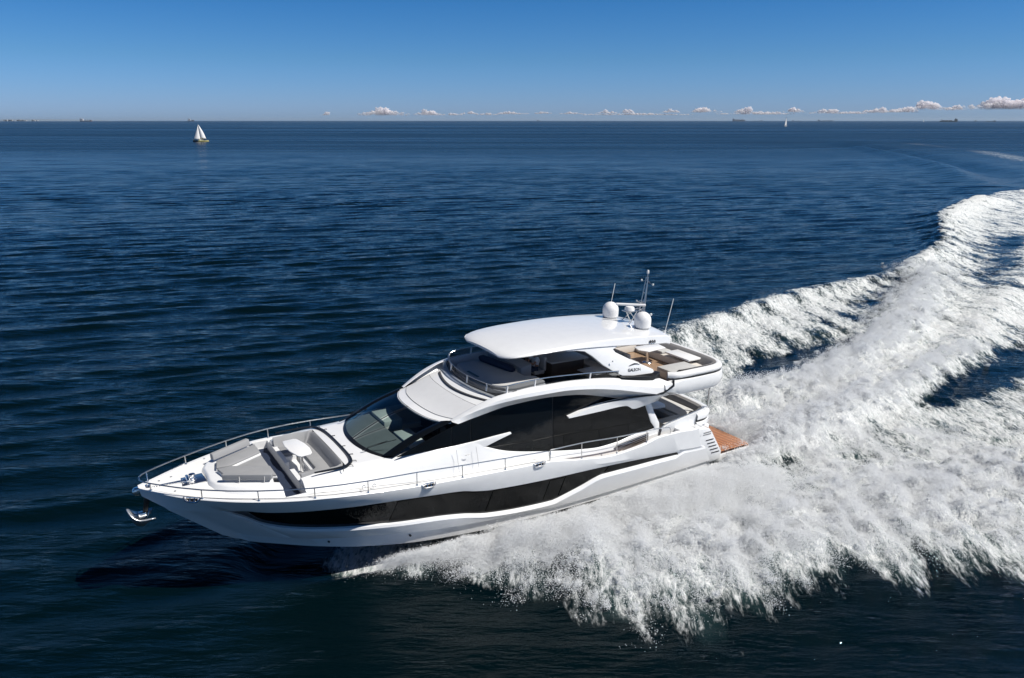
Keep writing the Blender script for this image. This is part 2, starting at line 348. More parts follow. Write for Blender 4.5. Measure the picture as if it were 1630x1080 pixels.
# ------- bow rail
RX=[0,.12,.26,1.58,3.05,4.63,6.3,8,9.7,11.4,13.15];RY=[0,.26,.42,1.42,2.2,2.74,2.96,3.0,3.02,3.03,3.04];RZ=[3.99,3.98,3.97,3.86,3.80,3.75,3.68,3.60,3.47,3.36,3.25]
def rt(X): return (X,ip(X,RX,RY),ip(X,RX,RZ))
pth=[rt(X) for X in [9.6,9,8,7,6.3,5.5,4.6,3.9,3.05,2.3,1.58,1,.6,.3,.14,.05]]
port=[rt(X) for X in [.05,.14,.3,.6,1,1.58,2.3,3.05,3.9,4.6,5.5,6.3,7,8,9,9.7,10.5,11.4,12.3,13.15]]
st=[(x,-y,z) for x,y,z in pth]
rb=MB().tube([(9.75,-3.02,3.06)]+st+port+[(13.3,3.04,3.22),(13.36,3.03,2.84)],.021,8)
rail=rb.build('bow_rail',STEEL,yacht)
for s in (1,-1):
    for X in [.30,1.58,3.05,4.63,6.29,7.98]+([9.68,11.4] if s>0 else []):
        q=rt(X); b=MB().tube([(q[0],s*q[1],q[2]),(q[0]+.01,s*(ys_(X)-.06),zs_(X)+.02)],.018,8); b.lathe((q[0]+.01,s*(ys_(X)-.06),zs_(X)+.02),[(.045,0),(.045,.02),(.02,.06)],10)
        b.build('stanchion',STEEL,rail)
# midship rail
MX=[13.4,14.8,16.5,18.1,18.8,19.4];MZ=[3.24,3.22,3.11,3.05,3.03,2.96]
mr=[(X,3.0,ip(X,MX,MZ)) for X in lin(13.4,19.35,24)]
b=MB().tube([(13.36,3.03,2.84),(13.38,3.02,3.2)]+mr+[(19.45,2.99,2.9),(19.5,2.98,2.6)],.021,8); b.tube([(X,3.0,ip(X,[13.4,16.5,17.3],[2.93,2.72,2.74])) for X in lin(13.4,17.3,12)],.01,6)
rail2=b.build('side_rail',STEEL,yacht)
for X in (14.85,16.6,18.15):
    MB().tube([(X,3.0,ip(X,MX,MZ)),(X+.02,3.0,zs_(X)+.02)],.018,8).lathe((X+.02,3.0,zs_(X)+.02),[(.045,0),(.02,.06)],10).build('stanchion',STEEL,rail2)
# fairleads set in the gunwale
for X,s in ((1.32,1),(1.32,-1),(8.4,1),(12.85,1),(8.4,-1)):
    y=ys_(X); dx=.02; dy=(ys_(X+dx)-ys_(X-dx))/(2*dx); d=Vector((1,dy,0)).normalized(); nrm=Vector((-d.y,d.x,0)); z=zs_(X)
    b=MB()
    def Q(u,v,h): p=Vector((X,y,z))+d*u+nrm*v; return (p.x,s*p.y,p.z+h)
    b.tube([Q(-.27,-.02,.05),Q(-.2,.04,-.03),Q(-.14,.05,-.07),Q(.14,.05,-.07),Q(.2,.04,-.03),Q(.27,-.02,.05)],.028,8)
    b.tube([Q(-.19,-.03,.045),Q(.19,-.03,.045)],.02,8)
    for u in (-.07,.07): b.tube([Q(u,.03,-.06),Q(u,-.03,.05)],.02,8)
    f=b.build('fairlead',CHROME,hull)
    b=MB().loft([[Q(u,.012,.03) for u in (-.19,.19)],[Q(u*.7,.02,-.07) for u in (-.19,.19)]]); b.build('fairlead_recess',BLACK,hull)
for X in (6.25,6.6):
    b=MB().tube([(X+.06*math.cos(a),ys_(X)-.3,zs_(X)+.12+.06*math.sin(a)) for a in lin(-1,4.2,9)],.012,6); b.build('fender_eye',CHROME,deck)
# ------- aft bow lounge (U sofa) moulding: house front
def cz(X): return float(np.interp(X,[4.5,5.0,6.2,7.0,8.0,9.8],[3.64,3.72,3.79,3.80,3.86,3.9]))
xs=lin(4.52,7.2,24)
def hrow(f): return [f(X) for X in xs]
wy=lambda X:float(np.interp(X,[4.5,6,7.3,9],[1.92,2.0,2.08,2.25]))
hbm=MB(); side=[hrow(lambda X:(X,wy(X)-.25,cz(X)+.02)),hrow(lambda X:(X,wy(X)-.02,cz(X)+.005)),hrow(lambda X:(X,wy(X)+.12,cz(X)-.08)),hrow(lambda X:(X,wy(X)+.30,cz(X)-.26)),hrow(lambda X:(X,min(wy(X)+.5,ys_(X)-.18),dz(X)+.03))]
hbm.loft(side); hbm.mirror()
# front wall of the moulding with the seat opening, and rounded cheeks
for s in (1,-1):
    e=[(p[0][0],p[0][1]*s,p[0][2]) for p in side]; hbm.add(e+[(4.5,s*1.6,pz),(4.5,e[-1][1],pz)],[(0,1,2,3,4,6,5)])
# top behind the sofa up to the windshield foot
top=[]
for f in lin(-1,1,25):
    r=[]
    for u in lin(0,1,8):
        xa=6.0+.0*f; xb=6.85+.45*f*f; X=xa+(xb-xa)*u; r.append((X,f*(wy(X)-.25),cz(X)+.03*(1-f*f)+.02))
    top.append(r)
hbm.loft(top)
front=hbm.build('foredeck_coachroof',GEL,yacht,ang=40)
# sofa well: floor, front wall parts, seats
sb=MB(); sb.add([(4.5,-1.68,3.18),(6.02,-1.68,3.18),(6.02,1.68,3.18),(4.5,1.68,3.18)],[(0,1,2,3)])
sb.add([(6.02,-1.68,3.0),(6.02,1.68,3.0),(6.02,1.68,3.8),(6.02,-1.68,3.8)],[(0,1,2,3)])
for s in (1,-1):
    sb.add([(4.5,s*1.68,3.0),(6.02,s*1.68,3.0),(6.02,s*1.72,3.8),(4.5,s*1.68,3.68)],[(0,1,2,3)])
    sb.box(4.5,5.1,s*.78 if s>0 else -1.68,1.68 if s>0 else -.78,3.0,3.36)
sb.box(5.18,6.0,-1.68,1.68,3.0,3.35); sb.box(4.49,4.64,-1.66,-.05,3.0,3.50); sb.box(4.49,4.64,.55,1.66,3.0,3.50)
well=sb.build('sofa_moulding',GEL2,front,bevel=.02)
# seat cushion (U shape) and backrest
seat=[(4.66,1.56),(4.66,.86),(5.22,.80),(5.30,.70),(5.30,-.70),(5.22,-.80),(4.66,-.86),(4.66,-1.56),(5.6,-1.6),(5.86,-1.35),(5.86,1.35),(5.6,1.6)]
cushion(seat,3.36,3.47,'sofa_seat',GREY,well,.035)
bo=[(4.54,1.70),(5.55,1.74),(5.85,1.66),(6.0,1.4),(6.03,0),(6.0,-1.4),(5.85,-1.66),(5.55,-1.74),(4.54,-1.70)]
bi=[(4.54,1.50),(5.45,1.52),(5.62,1.46),(5.70,1.30),(5.73,0),(5.70,-1.30),(5.62,-1.46),(5.45,-1.52),(4.54,-1.50)]
bm_=MB(); so=spl([(x,y,0) for x,y in bo],60); si=spl([(x,y,0) for x,y in bi],60)
bm_.loft([[(p[0],p[1],3.47) for p in si],[(p[0]+(q[0]-p[0])*.35,p[1]+(q[1]-p[1])*.35,3.60) for p,q in zip(si,so)],[(p[0]+(q[0]-p[0])*.6,p[1]+(q[1]-p[1])*.6,3.76) for p,q in zip(si,so)],[(p[0]+(q[0]-p[0])*.85,p[1]+(q[1]-p[1])*.85,3.815) for p,q in zip(si,so)],[(q[0],q[1],3.79) for q in so],[(q[0],q[1],3.6) for q in so]])
bm_.build('sofa_backrest',GREY,well,ang=60)
# black grab rail round the sofa
gr=spl([(4.9,1.93,0),(5.75,1.96,0),(6.06,1.84,0),(6.28,1.45,0),(6.33,0.4,0),(6.3,-1.1,0),(6.15,-1.72,0),(5.85,-1.93,0),(5.3,-1.95,0),(4.7,-1.9,0)],70)
gr=[(x,y,3.84) for x,y,z in gr]
P=[Vector(p) for p in gr]; rows=[[],[],[],[]]
for i,p in enumerate(P):
    t=(P[min(i+1,69)]-P[max(i-1,0)]).normalized(); nn=Vector((t.y,-t.x,0)); wd=.055*min(1,(i+4)/12)*(1 if i<48 else max(.25,1-(i-48)/14))
    for r,(a,h) in zip(rows,((-wd,.0),(-wd*.8,.045),(wd*.8,.045),(wd,.0))): q=p+nn*a; r.append((q.x,q.y,q.z+h))
rimr=MB().loft([*rows,rows[0]]).build('grab_rail',BLACK,front)
for i in (8,15,21,26,31,36,41,46,52,58):
    p=P[i]; t=(P[i+1]-P[i-1]).normalized(); nn=Vector((-t.y,t.x,0)); nn=nn if nn.dot(p-Vector((5.3,0,p.z)))>0 else -nn
    MB().tube([tuple(p+Vector((0,0,.03))),tuple(p+nn*.17+Vector((0,0,.02))),tuple(p+nn*.18-Vector((0,0,.05)))],.012,6).build('rail_bracket',BLACK,rimr)
# table
tt=[(4.66,-.86),(4.76,-.90),(5.06,-.92),(5.16,-.86),(5.29,-.35),(5.33,.1),(5.28,.50),(5.20,.60),(4.86,.64),(4.78,.56),(4.66,.1),(4.62,-.4)]
tab=MB().prism(tt,3.90,3.94).build('bow_table',PLASTW,yacht,bevel=.012)
MB().lathe((4.97,.30,3.18),[(.16,0),(.15,.03),(.06,.06),(.055,.5),(.1,.715)],16).build('table_leg',CHROME,tab)
MB().box(4.62,4.66,.3,.34,2.97,3.4).build('well_grab_bar',STEEL,deck,bevel=.01)

# ------- windshield
wb=spl([(7.55,2.14,3.90),(7.30,1.84,3.84),(7.02,1.25,3.84),(6.86,.6,3.86),(6.82,0,3.88),(6.86,-.6,3.86),(7.02,-1.25,3.84),(7.30,-1.84,3.84),(7.55,-2.14,3.90)],49)
wt=spl([(9.80,2.06,4.70),(9.55,1.86,4.70),(9.25,1.3,4.70),(9.10,.65,4.72),(9.05,0,4.74),(9.10,-.65,4.72),(9.25,-1.3,4.70),(9.55,-1.86,4.70),(9.80,-2.06,4.70)],49)
def wsrow(f,off=0,a=0,b=49):
    return [(p[0]+(q[0]-p[0])*f-off*.35,p[1]+(q[1]-p[1])*f,p[2]+(q[2]-p[2])*f+.10*math.sin(math.pi*f)+off) for p,q in zip(wb[a:b],wt[a:b])]
wsh=MB()
wsh.loft([wsrow(f,0,6,24) for f in lin(.03,1,12)]); wsh.loft([wsrow(f,0,25,43) for f in lin(.03,1,12)])
wind_s=wsh.build('windshield',WGLASS,yacht)
MB().loft([[tuple(Vector(q[1])+(Vector(q[0])-Vector(q[1]))*g_) for g_ in (.3,0,-.3)] for q in [wsrow(f,.012,23,26) for f in lin(0,1,12)]]).build('windshield_mullion',BLACK,wind_s)
MB().loft([wsrow(f,.01) for f in (-.015,.02,.04)]).build('windshield_lower_frame',BLACK,wind_s)
MB().loft([wsrow(f,.008) for f in (.975,1.0)]).build('windshield_upper_frame',BLACK,wind_s)
for a,b in ((0,8),(41,49)):
    MB().loft([[ (x,y,z+(.045*math.sin(math.pi*i/7))) for i,(x,y,z) in enumerate(wsrow(f,.015,a,b))] for f in lin(0,1,12)]).build('windshield_pillar',GLASS,yacht)
# wipers
for y0,dx,dy in ((1.15,.15,1.0),(-1.75,-.2,-.1)):
    X0=6.75+.12*y0*y0
    p=[(X0-.10,y0+.02,3.93),(X0+.1,y0+.05,3.99)]
    b=MB().tube(p,.022,6); b.tube([(X0+.1,y0+.05,3.99),(X0+.75,y0+.38*(1 if y0>0 else 0),4.23)],.009,5); b.tube([(X0+.1,y0-.02,3.99),(X0+.7,y0+.32*(1 if y0>0 else 0),4.23)],.009,5)
    b.tube([(X0+.40,y0+.1 if y0>0 else y0-.1,4.08),(X0+.95,y0+.5 if y0>0 else y0+.15,4.29)],.012,5)
    b.build('wiper',BLACK,wind_s)
# interior seen through the glass: dash, dark cabin, helm seats
it=MB(); it.add([(6.9,-1.9,3.80),(6.9,1.9,3.80),(8.3,2.0,3.92),(8.3,-2.0,3.92)],[(0,1,2,3)])
inr=it.build('dashboard',mat('dash_grey_green',(.25,.27,.28),.6,var=.1),wind_s)
it=MB(); it.box(8.35,9.1,-1.9,-.6,3.6,4.05); it.box(8.35,9.0,.2,1.6,3.55,3.98); it.build('dash_console',mat('pale_leather',(.75,.78,.75),.6),inr,bevel=.05)
it=MB(); it.box(8.3,18.6,-2.1,2.1,2.5,2.56); it.add([(10.6,-2.2,2.5),(10.6,2.2,2.5),(10.6,2.2,4.7),(10.6,-2.2,4.7)],[(0,1,2,3)]); it.build('cabin_interior',mat('dark_cabin',(.02,.02,.022),.7),yacht)
for y in (.55,1.2):
    b=MB(); b.box(9.4,9.9,y-.25,y+.25,3.4,3.55); b.box(9.85,10.0,y-.25,y+.25,3.5,4.25); b.build('cabin_seat',mat('dark_leather',(.03,.03,.035),.5),inr,bevel=.05)
# ------- house side glass
GBX=[7.6,9.7,10.5,10.95,12,13.95,15.2,16.2,17.1,17.9,19.1];GBZ=[3.93,3.93,3.94,3.66,3.26,2.86,2.66,2.56,2.60,2.72,2.78]
GTX=[7.6,9.94,10.7,12,13.3,14.7,15.5,16.3,16.9,17.6,18.5];GTZ=[3.95,4.70,4.83,5.0,5.03,4.94,4.82,4.62,4.46,4.25,3.98]
def gside(X,Z): return 2.44-(Z-2.6)*.075-(.10*max(0,(9.5-X)/2))
def glassrows(x0,x1,off,pad=0,m=10,n=40):
    rows=[]
    for f in lin(pad,1-pad,m):
        r=[]
        for X0 in lin(x0,x1,n):
            X=X0+(.55*f*max(0,(X0-17.2)/1.3) if X0>17.2 else 0)
            zt=ip(min(X0,18.5),GTX,GTZ); zb=ip(X,GBX,GBZ); Z=zt+(zb-zt)*f; r.append((X,gside(X,Z)+off,Z))
        rows.append(r)
    return rows
for s in (1,-1):
    def mk(rows,name,m,par):
        b=MB().loft(rows)
        if s<0: b.v=[(x,-y,z) for x,y,z in b.v]
        return b.build(name,m,par)
    gb=mk(glassrows(7.6,18.55,0),'side_glass_backing',BLACK,yacht)
    for x0,x1 in ((7.62,9.62),(9.65,10.38),(10.41,13.90),(13.94,18.5)):
        mk(glassrows(x0,x1,.015),'side_window',GLASS if x1<14 else TINT,gb)
    # white house side below the glass
    rows=[]; xs2=lin(7.2,19.2,90)
    def lo(X): return ip(max(X,7.6),GBX,GBZ)
    rows.append([(X,gside(X,lo(X))+.02,lo(X)+.01) for X in xs2])
    rows.append([(X,gside(X,lo(X))+.075,lo(X)-.035) for X in xs2])
    rows.append([(X,gside(X,lo(X))+.10+.10*max(0,min(1,(10-X)/2)),lo(X)-.18) for X in xs2])
    rows.append([(X,min(gside(X,3)+.14+.15*max(0,min(1,(10-X)/2)),2.7),max(dz(X)+.0,min(lo(X)-.5,3.5)) if X<10 else min(dz(X)+.3,lo(X)-.2)) for X in xs2])
    rows.append([(X,min(gside(X,3)+.16+.15*max(0,min(1,(10-X)/2)),2.75),dz(X)+.02) for X in xs2])
    prof=[lambda X:(wy(X)-.25,cz(X)+.02),lambda X:(wy(X)-.02,cz(X)+.005),lambda X:(wy(X)+.12,cz(X)-.08),lambda X:(wy(X)+.30,cz(X)-.26),lambda X:(min(wy(X)+.5,ys_(X)-.18),dz(X)+.03)]
    for ri,r in enumerate(rows):
        for k_,(X,y,z) in enumerate(r):
            f=min(max((X-7.2)/2.0,0),1); f=f*f*(3-2*f)
            if f<1:
                a,b_=prof[ri](X); r[k_]=(X,a+(y-a)*f,b_+(z-b_)*f)
    mk(rows,'house_side',GEL,yacht)
    # forward blade crossing the glass
    b=MB(); Y0=2.36
    out=[(10.1,3.93),(10.8,3.965),(11.4,3.99),(12.02,4.01),(12.05,3.95),(11.5,3.82),(10.95,3.68),(10.3,3.6)]
    b.add([(x,(gside(x,z)+.0)*s,z) for x,z in out]+[(x,(gside(x,z)+.07)*s,z-.01) for x,z in out],[tuple(range(8)),tuple(range(15,7,-1))]+[(i,(i+1)%8,8+(i+1)%8,8+i) for i in range(8)])
    b.build('side_blade',GEL,gb,bevel=.012)
# door outline and louvres
for q_ in ([(9.66,2.62,3.9),(9.68,2.70,3.5),(9.7,2.78,3.1)],[(10.45,2.60,3.85),(10.47,2.68,3.5),(10.5,2.76,3.05)]): MB().tube(q_,.006,4).build('door_seam',mat('seam_grey',(.25,.25,.26),.6),yacht)
MB().box(10.0,10.2,2.64,2.66,3.62,3.64).build('door_handle',STEEL,yacht)
b=MB()
for i in range(4):
    b.tube([(16.9+.12*i,2.62,2.50-.085*i),(17.8,2.62,2.60-.085*i),(18.62,2.62,2.70-.085*i)],.016,6)
b.build('vent_louvre',STEEL,yacht)
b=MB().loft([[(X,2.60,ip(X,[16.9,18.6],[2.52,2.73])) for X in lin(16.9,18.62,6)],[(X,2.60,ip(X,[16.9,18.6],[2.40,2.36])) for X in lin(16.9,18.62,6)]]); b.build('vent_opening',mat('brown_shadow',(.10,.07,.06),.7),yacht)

# ------- roof and flybridge side bands
BLX=[9.75,10.3,11.1,12.4,13.9,15.2,16.35,17.96,18.75];BLZ=[4.74,4.98,5.22,5.36,5.38,5.27,5.08,4.70,4.50]
BLY=[2.14,2.32,2.50,2.70,2.80,2.85,2.90,2.98,3.02]
BUX=[9.75,10.3,11.0,11.5,12.2,12.9,14.1,15.4,16.5,17.3,18.6,19.3];BUZ=[4.76,5.02,5.30,5.45,5.55,5.60,5.60,5.53,5.41,5.26,5.08,5.04]
BUY=[2.06,2.16,2.26,2.34,2.42,2.46,2.50,2.52,2.55,2.60,2.68,2.72]
def gtz(X): return ip(min(max(X,9.94),18.5),GTX,GTZ)
n=70
def blrow(): return [(X,ip(X,BLX,BLY),ip(X,BLX,BLZ)) for X in lin(9.75,18.75,n)]
def burow(dy,dzv=0,x1=18.95): return [(X,ip(X,BUX,BUY)-dy,ip(X,BUX,BUZ)+dzv) for X in lin(9.75,x1,n)]
mid=[]
for X in lin(9.75,19.62,n):
    Xc=min(X,18.75); y=(.35*ip(X,BUX,BUY)+.65*ip(Xc,BLX,BLY))+.07*min(1,(X-9.75)/2); z=.45*ip(X,BUX,BUZ)+.55*ip(Xc,BLX,BLZ)+.03*min(1,(X-9.75)/2); mid.append((X,y,z))
gt=[(X,gside(X,gtz(X))+.02,gtz(X)-.0) for X in lin(9.9,18.4,n)]
for s in (1,-1):
    def mk(b,name,m,par,**k):
        if s<0: b.v=[(x,-y,z) for x,y,z in b.v]
        return b.build(name,m,par,**k)
    inner=[(X,ip(X,BUX,BUY)-.16,max(4.6,min(ip(X,BUX,BUZ)-.02,4.6 if X>11.6 else 9))) for X in lin(9.75,18.95,n)]
    fs=mk(MB().loft([burow(.11,-.01),burow(.08,.0),burow(.02,0),mid,blrow(),gt]),'flybridge_side',GEL,yacht,ang=28)
    mk(MB().loft([[p for p in burow(.11,-.01) if p[0]>11.5],[(p[0],p[1]-.02,5.10) for p in burow(.11,0) if p[0]>11.5]]),'flybridge_inner_side',GEL2,fs)
# roof panel between windshield and flybridge
def rfz(X,Y): return float(np.interp(X,[9.05,9.8,10.9,11.5,12],[4.76,4.90,5.14,5.25,5.28]))-.02*abs(Y)**2*0-.045*(abs(Y)/2)**3
rows=[]
for f in lin(0,1,16):
    r=[]
    for i,p in enumerate(wt):
        Y=p[1]; X=p[0]+(11.75-p[0])*f; yy=Y*(1+(ip(X,BUX,BUY)-.05)/2.06*f-f) if X>9.75 else Y
        r.append((X,yy,p[2]*(1-f)**3+(1-(1-f)**3)*rfz(X,yy)+.0))
    rows.append(r)
# edge lip rounding over the glass
lip=[(x-.06,y,z-.05) for x,y,z in rows[0]]
rf=MB().loft([lip,[(x-.05,y,z+.0) for x,y,z in rows[0]]]+rows[1:]).build('roof',GEL,yacht,ang=50)
def roofpt(f,i_,dz_=0):
    p=wt[i_]; Y=p[1]; X=p[0]+(11.75-p[0])*f; yy=Y*(1+(ip(X,BUX,BUY)-.05)/2.06*f-f) if X>9.75 else Y
    return (X,yy,p[2]*(1-f)**3+(1-(1-f)**3)*rfz(X,yy)+dz_)
rows=[[roofpt(f,i_,.014) for i_ in range(4,45)] for f in lin(.13,.60,14)]
pn=MB().loft(rows); bo_=[rows[0],[(x,y,z-.02) for x,y,z in rows[0]]]; pn.loft(bo_)
pn.build('roof_sun_panel',FAB,rf)
sq=[r for r in rows]; loop=sq[0]+[r[-1] for r in sq[1:]]+list(reversed(sq[-1]))[1:]+[r[0] for r in reversed(sq[:-1])]
MB().tube(loop[:-1],.008,4,closed=True).build('panel_seam',mat('seam_grey2',(.2,.2,.21),.6),rf)
vr=[[(10.88+.40*g*g+o,g*1.88,rfz(10.9+.4*g*g,g*1.88)+h) for g in lin(-1,1,31)] for o,h in ((-.05,-.01),(-.03,.035),(.05,.04),(.07,-.01))]
MB().loft(vr).build('roof_vent_strip',mat('dark_vent',(.06,.06,.065),.5),rf)
# flybridge front parapet (low) and smoked wind deflector with steel top rail
fy=spl([(16.9,2.46,5.42),(15.4,2.44,5.53),(13.5,2.40,5.60),(12.3,2.36,5.54),(11.85,2.22,5.44),(11.62,1.7,5.34),(11.45,.9,5.32),(11.4,0,5.30),(11.45,-.9,5.32),(11.62,-1.7,5.34),(11.85,-2.22,5.44),(12.3,-2.36,5.54),(13.5,-2.40,5.60),(15.4,-2.44,5.53),(16.9,-2.46,5.42)],120)
def hgt(i): x=fy[i][0]; return float(np.interp(x,[11.4,12.5,14,16.9],[.32,.28,.25,.20]))
tp_=[(x+.03,y*1.0,z+hgt(i)) for i,(x,y,z) in enumerate(fy)]
dfl=MB().loft([[(x,y,z-.12) for x,y,z in fy],tp_]).build('wind_deflector',SGLASS,yacht)
MB().tube(tp_,.02,6).build('deflector_rail',STEEL,dfl)
MB().tube([(x-.02,y*1.01,z+.01) for x,y,z in fy if x<12.3],.022,6).build('deflector_base',BLACK,dfl)
for i in (8,20,33,46,58,73,86,99,111):
    MB().tube([fy[i],tp_[i]],.034,6).build('deflector_post',PLASTW,dfl)
# flybridge floor
MB().add([(11.8,-2.2,4.6),(19.2,-2.15,4.6),(19.2,2.15,4.6),(11.8,2.2,4.6)],[(0,1,2,3)]).build('flybridge_floor',mat('fly_floor',(.30,.24,.19),.6,var=.2),yacht)
MB().loft([[(x+.12,y*.96,z) for x,y,z in fy if x<12.4],[(x+.12,y*.96,4.6) for x,y,z in fy if x<12.4]]).build('flybridge_front',GEL2,yacht)
# sunbed + helm
sbp=[(11.80,-1.3),(11.95,-1.75),(12.3,-1.85),(13.95,-1.85),(13.95,-.1),(13.6,.3),(13.6,.9),(13.95,1.1),(13.95,1.8),(12.4,1.95),(12.05,1.82),(11.85,1.45),(11.72,.5),(11.72,-.5)]
sun=MB().prism(sbp,4.7,5.38).build('sunbed',GEL2,yacht,bevel=.05)
cushion([(x+.04*(1 if x<13 else -1),y*.98) for x,y in sbp],5.38,5.50,'sunbed_cushion',LCUSH,sun,.05)
MB().box(11.80,11.9,-.55,.25,5.515,5.53).build('grab_slot',BLACK,sun)
MB().tube(spl([(13.05,-1.7,5.60),(13.2,-.6,5.62),(13.4,.35,5.60)],10),[.08]+[.15]*8+[.08],12).build('helm_cover',mat('navy_canvas',(.015,.022,.05),.7),yacht)
b=MB().prism([(13.45,-1.8),(14.2,-1.8),(14.2,.4),(13.7,.4)],5.2,[5.85,5.85,5.75,5.62]); helm=b.build('helm_console',mat('helm_grey',(.30,.31,.33),.5),yacht,bevel=.05)
MB().tube([(14.42+.12*math.sin(a)*.4,-.45+.19*math.cos(a),5.55+.19*math.sin(a)) for a in lin(0,6.283,19)[:-1]],.015,6,closed=True).build('steering_wheel',BLACK,helm)
def seat_f(x,y,name,m,par=yacht,w=.55,back=.62,zb=4.6):
    b=MB(); b.box(x,x+.5,y-w/2,y+w/2,zb+.40,zb+.55); r=b.build(name,m,par,bevel=.05)
    MB().box(x+.45,x+.58,y-w/2,y+w/2,zb+.5,zb+.5+back).build('seat_back',m,r,bevel=.05)
    MB().box(x+.1,x+.4,y-.15,y+.15,zb,zb+.42).build('seat_pedestal',BLACK,r); return r
seat_f(14.75,-.45,'helm_seat',LCUSH); seat_f(14.75,-1.2,'helm_seat',GREYD)
bar=MB().box(15.35,17.0,-.9,.15,4.62,5.50).build('bar_cabinet',WOODB,yacht,bevel=.02)
MB().prism([(15.25,-1.0),(17.15,-.95),(17.15,.25),(15.3,.2)],5.50,5.56).build('bar_worktop',mat('grey_worktop',(.42,.42,.42),.4),bar,bevel=.015)
ft=MB().prism([(16.35,.55),(17.25,.45),(17.5,.75),(17.45,1.35),(16.5,1.45)],5.18,5.22).build('lounge_table',mat('table_grey_white',(.55,.57,.6),.35),yacht,bevel=.01)
MB().lathe((16.9,.95,4.6),[(.12,0),(.05,.04),(.05,.58)],12).build('table_leg',CHROME,ft)
lz=MB(); lz.box(17.3,17.9,-2.2,2.1,4.62,5.02); lz.box(14.5,17.6,-2.35,-1.75,4.62,5.02); ls=lz.build('lounge_base',GEL2,yacht,bevel=.03)
lz=MB(); lz.box(17.3,17.9,-2.2,2.1,5.02,5.14); lz.box(14.5,17.3,-2.3,-1.75,5.02,5.14); lz.build('lounge_seat',LCUSH,ls,bevel=.04)
lz=MB(); lz.box(17.85,18.05,-2.2,1.2,5.1,5.55); lz.box(14.5,17.6,-2.4,-2.25,5.1,5.5); lz.build('lounge_back',LCUSH,ls,bevel=.05)
MB().box(14.1,14.5,1.0,2.0,4.65,5.1).build('lounge_end_pad',LCUSH,ls,bevel=.06)
# ------- hardtop
HX=[12.15,12.25,12.5,13.0,14,16,18,19.6];HW=[1.15,1.5,1.76,1.88,1.93,1.97,2.0,2.03]
HZ=[6.58,6.62,6.68,6.75,6.82,6.86,6.80,6.68]
def hsec(X,sh=0):
    W=ip(X,HX,HW); z=ip(X,HX,HZ); th=float(np.interp(X,[12.15,13,15,16.5,18.5,19.8],[.05,.11,.18,.27,.36,.34])); ed=float(np.interp(X,[12.15,13.2,15.5,19.8],[.05,.09,.12,.12]))
    pts=[]
    def xx(y): return X+sh*(1-(y/2.1)**2)
    for y in lin(-1,1,17): pts.append((xx(y*W),y*W,z+.05*(1-y*y)-.03*abs(y)**6))
    pts.append((xx(W+.3*ed),W+.35*ed,z-.035)); pts.append((xx(W+.6*ed),W+.75*ed,z-.065)); pts.append((xx(W+ed),W+ed+.03,z-th+.01)); pts.append((xx(W+ed),W+ed-.01,z-th-.03))
    for y in lin(1,-1,9): pts.append((xx(y*W*.95),y*W*.95,z-th-.02+.02*(1-y*y)))
    pts.append((xx(W+ed),-(W+ed)+.01,z-th-.03)); pts.append((xx(W+ed),-(W+ed+.03),z-th+.01)); pts.append((xx(W+.6*ed),-(W+.75*ed),z-.065)); pts.append((xx(W+.3*ed),-(W+.35*ed),z-.035))
    return pts
secs=[hsec(12.15,0)]+[hsec(X,0) for X in (12.2,12.3,12.45,12.7,13,13.5,14,14.6,15.2,16,17,18,18.8,19.3)]+[hsec(19.65,.22),hsec(19.8,.25)]
secs[-1]=[(p[0]+.05,p[1],p[2]-.06) for p in secs[-1]]
ht=MB().loft(secs,closed=True,cap=True).build('hardtop',GEL,yacht,ang=26)
# arch legs
aY=lambda Z: 2.6-(Z-5.0)*0.33
ol=[(14.6,6.62),(15.1,6.58),(15.46,6.51),(15.8,6.29),(16.25,5.9),(16.8,5.55),(17.12,5.39),(18.50,5.20),(18.78,5.32),(18.74,5.42),(17.66,5.93),(16.95,6.30),(16.85,6.42),(17.1,6.50),(16.7,6.60),(16.2,6.72),(15.4,6.78),(14.6,6.74)]
for s in (1,-1):
    b=MB(); n_=len(ol)
    b.add([(x,s*aY(z),z) for x,z in ol]+[(x,s*(aY(z)-.22),z-.01) for x,z in ol],[tuple(range(n_)),tuple(range(2*n_-1,n_-1,-1))]+[(i,(i+1)%n_,n_+(i+1)%n_,n_+i) for i in range(n_)])
    ar=b.build('hardtop_arch',GEL,yacht,bevel=.03,seg=3)
    b=MB(); b.prism([(16.95,s*2.30),(18.5,s*2.36),(18.95,s*2.36),(19.0,s*2.60),(18.55,s*2.70),(16.95,s*2.60)],[5.2,5.0,5.0,5.0,5.0,5.2],[5.40,5.215,5.31,5.31,5.215,5.40]); b.build('arch_foot_gasket',BLACK,ar,bevel=.01)
MB().lathe((16.62,2.4,6.02),[(.03,0),(.03,.05)],10).build('arch_light',CHROME,yacht)
def text(s_,size,origin,xd,yd,name,m,parent,ext=.004,bold=1):
    cu=bpy.data.curves.new(name,'FONT'); cu.body=s_; cu.size=size; cu.extrude=ext; cu.offset=.006*bold
    tmp=bpy.data.objects.new('t',cu); COL.objects.link(tmp); bpy.context.view_layer.update()
    me=bpy.data.meshes.new_from_object(tmp.evaluated_get(bpy.context.evaluated_depsgraph_get())); bpy.data.objects.remove(tmp); bpy.data.curves.remove(cu)
    X=Vector(conv(xd)).normalized(); Yv=Vector(conv(yd)).normalized(); Zv=X.cross(Yv).normalized(); Yv=Zv.cross(X)
    M=Matrix((X,Yv,Zv)).transposed().to_4x4(); M.translation=Vector(conv(origin)); me.transform(M); me.materials.clear(); me.materials.append(m)
    o=bpy.data.objects.new(name,me); link(o,parent); return o
dk=mat('dark_lettering',(.03,.03,.035),.4)
text('GALEON',.165,(17.42,aY(5.56)+.03,5.51),(1,.0,-.075),(-.05,-.33,1),'maker_lettering',dk,yacht,bold=.6)
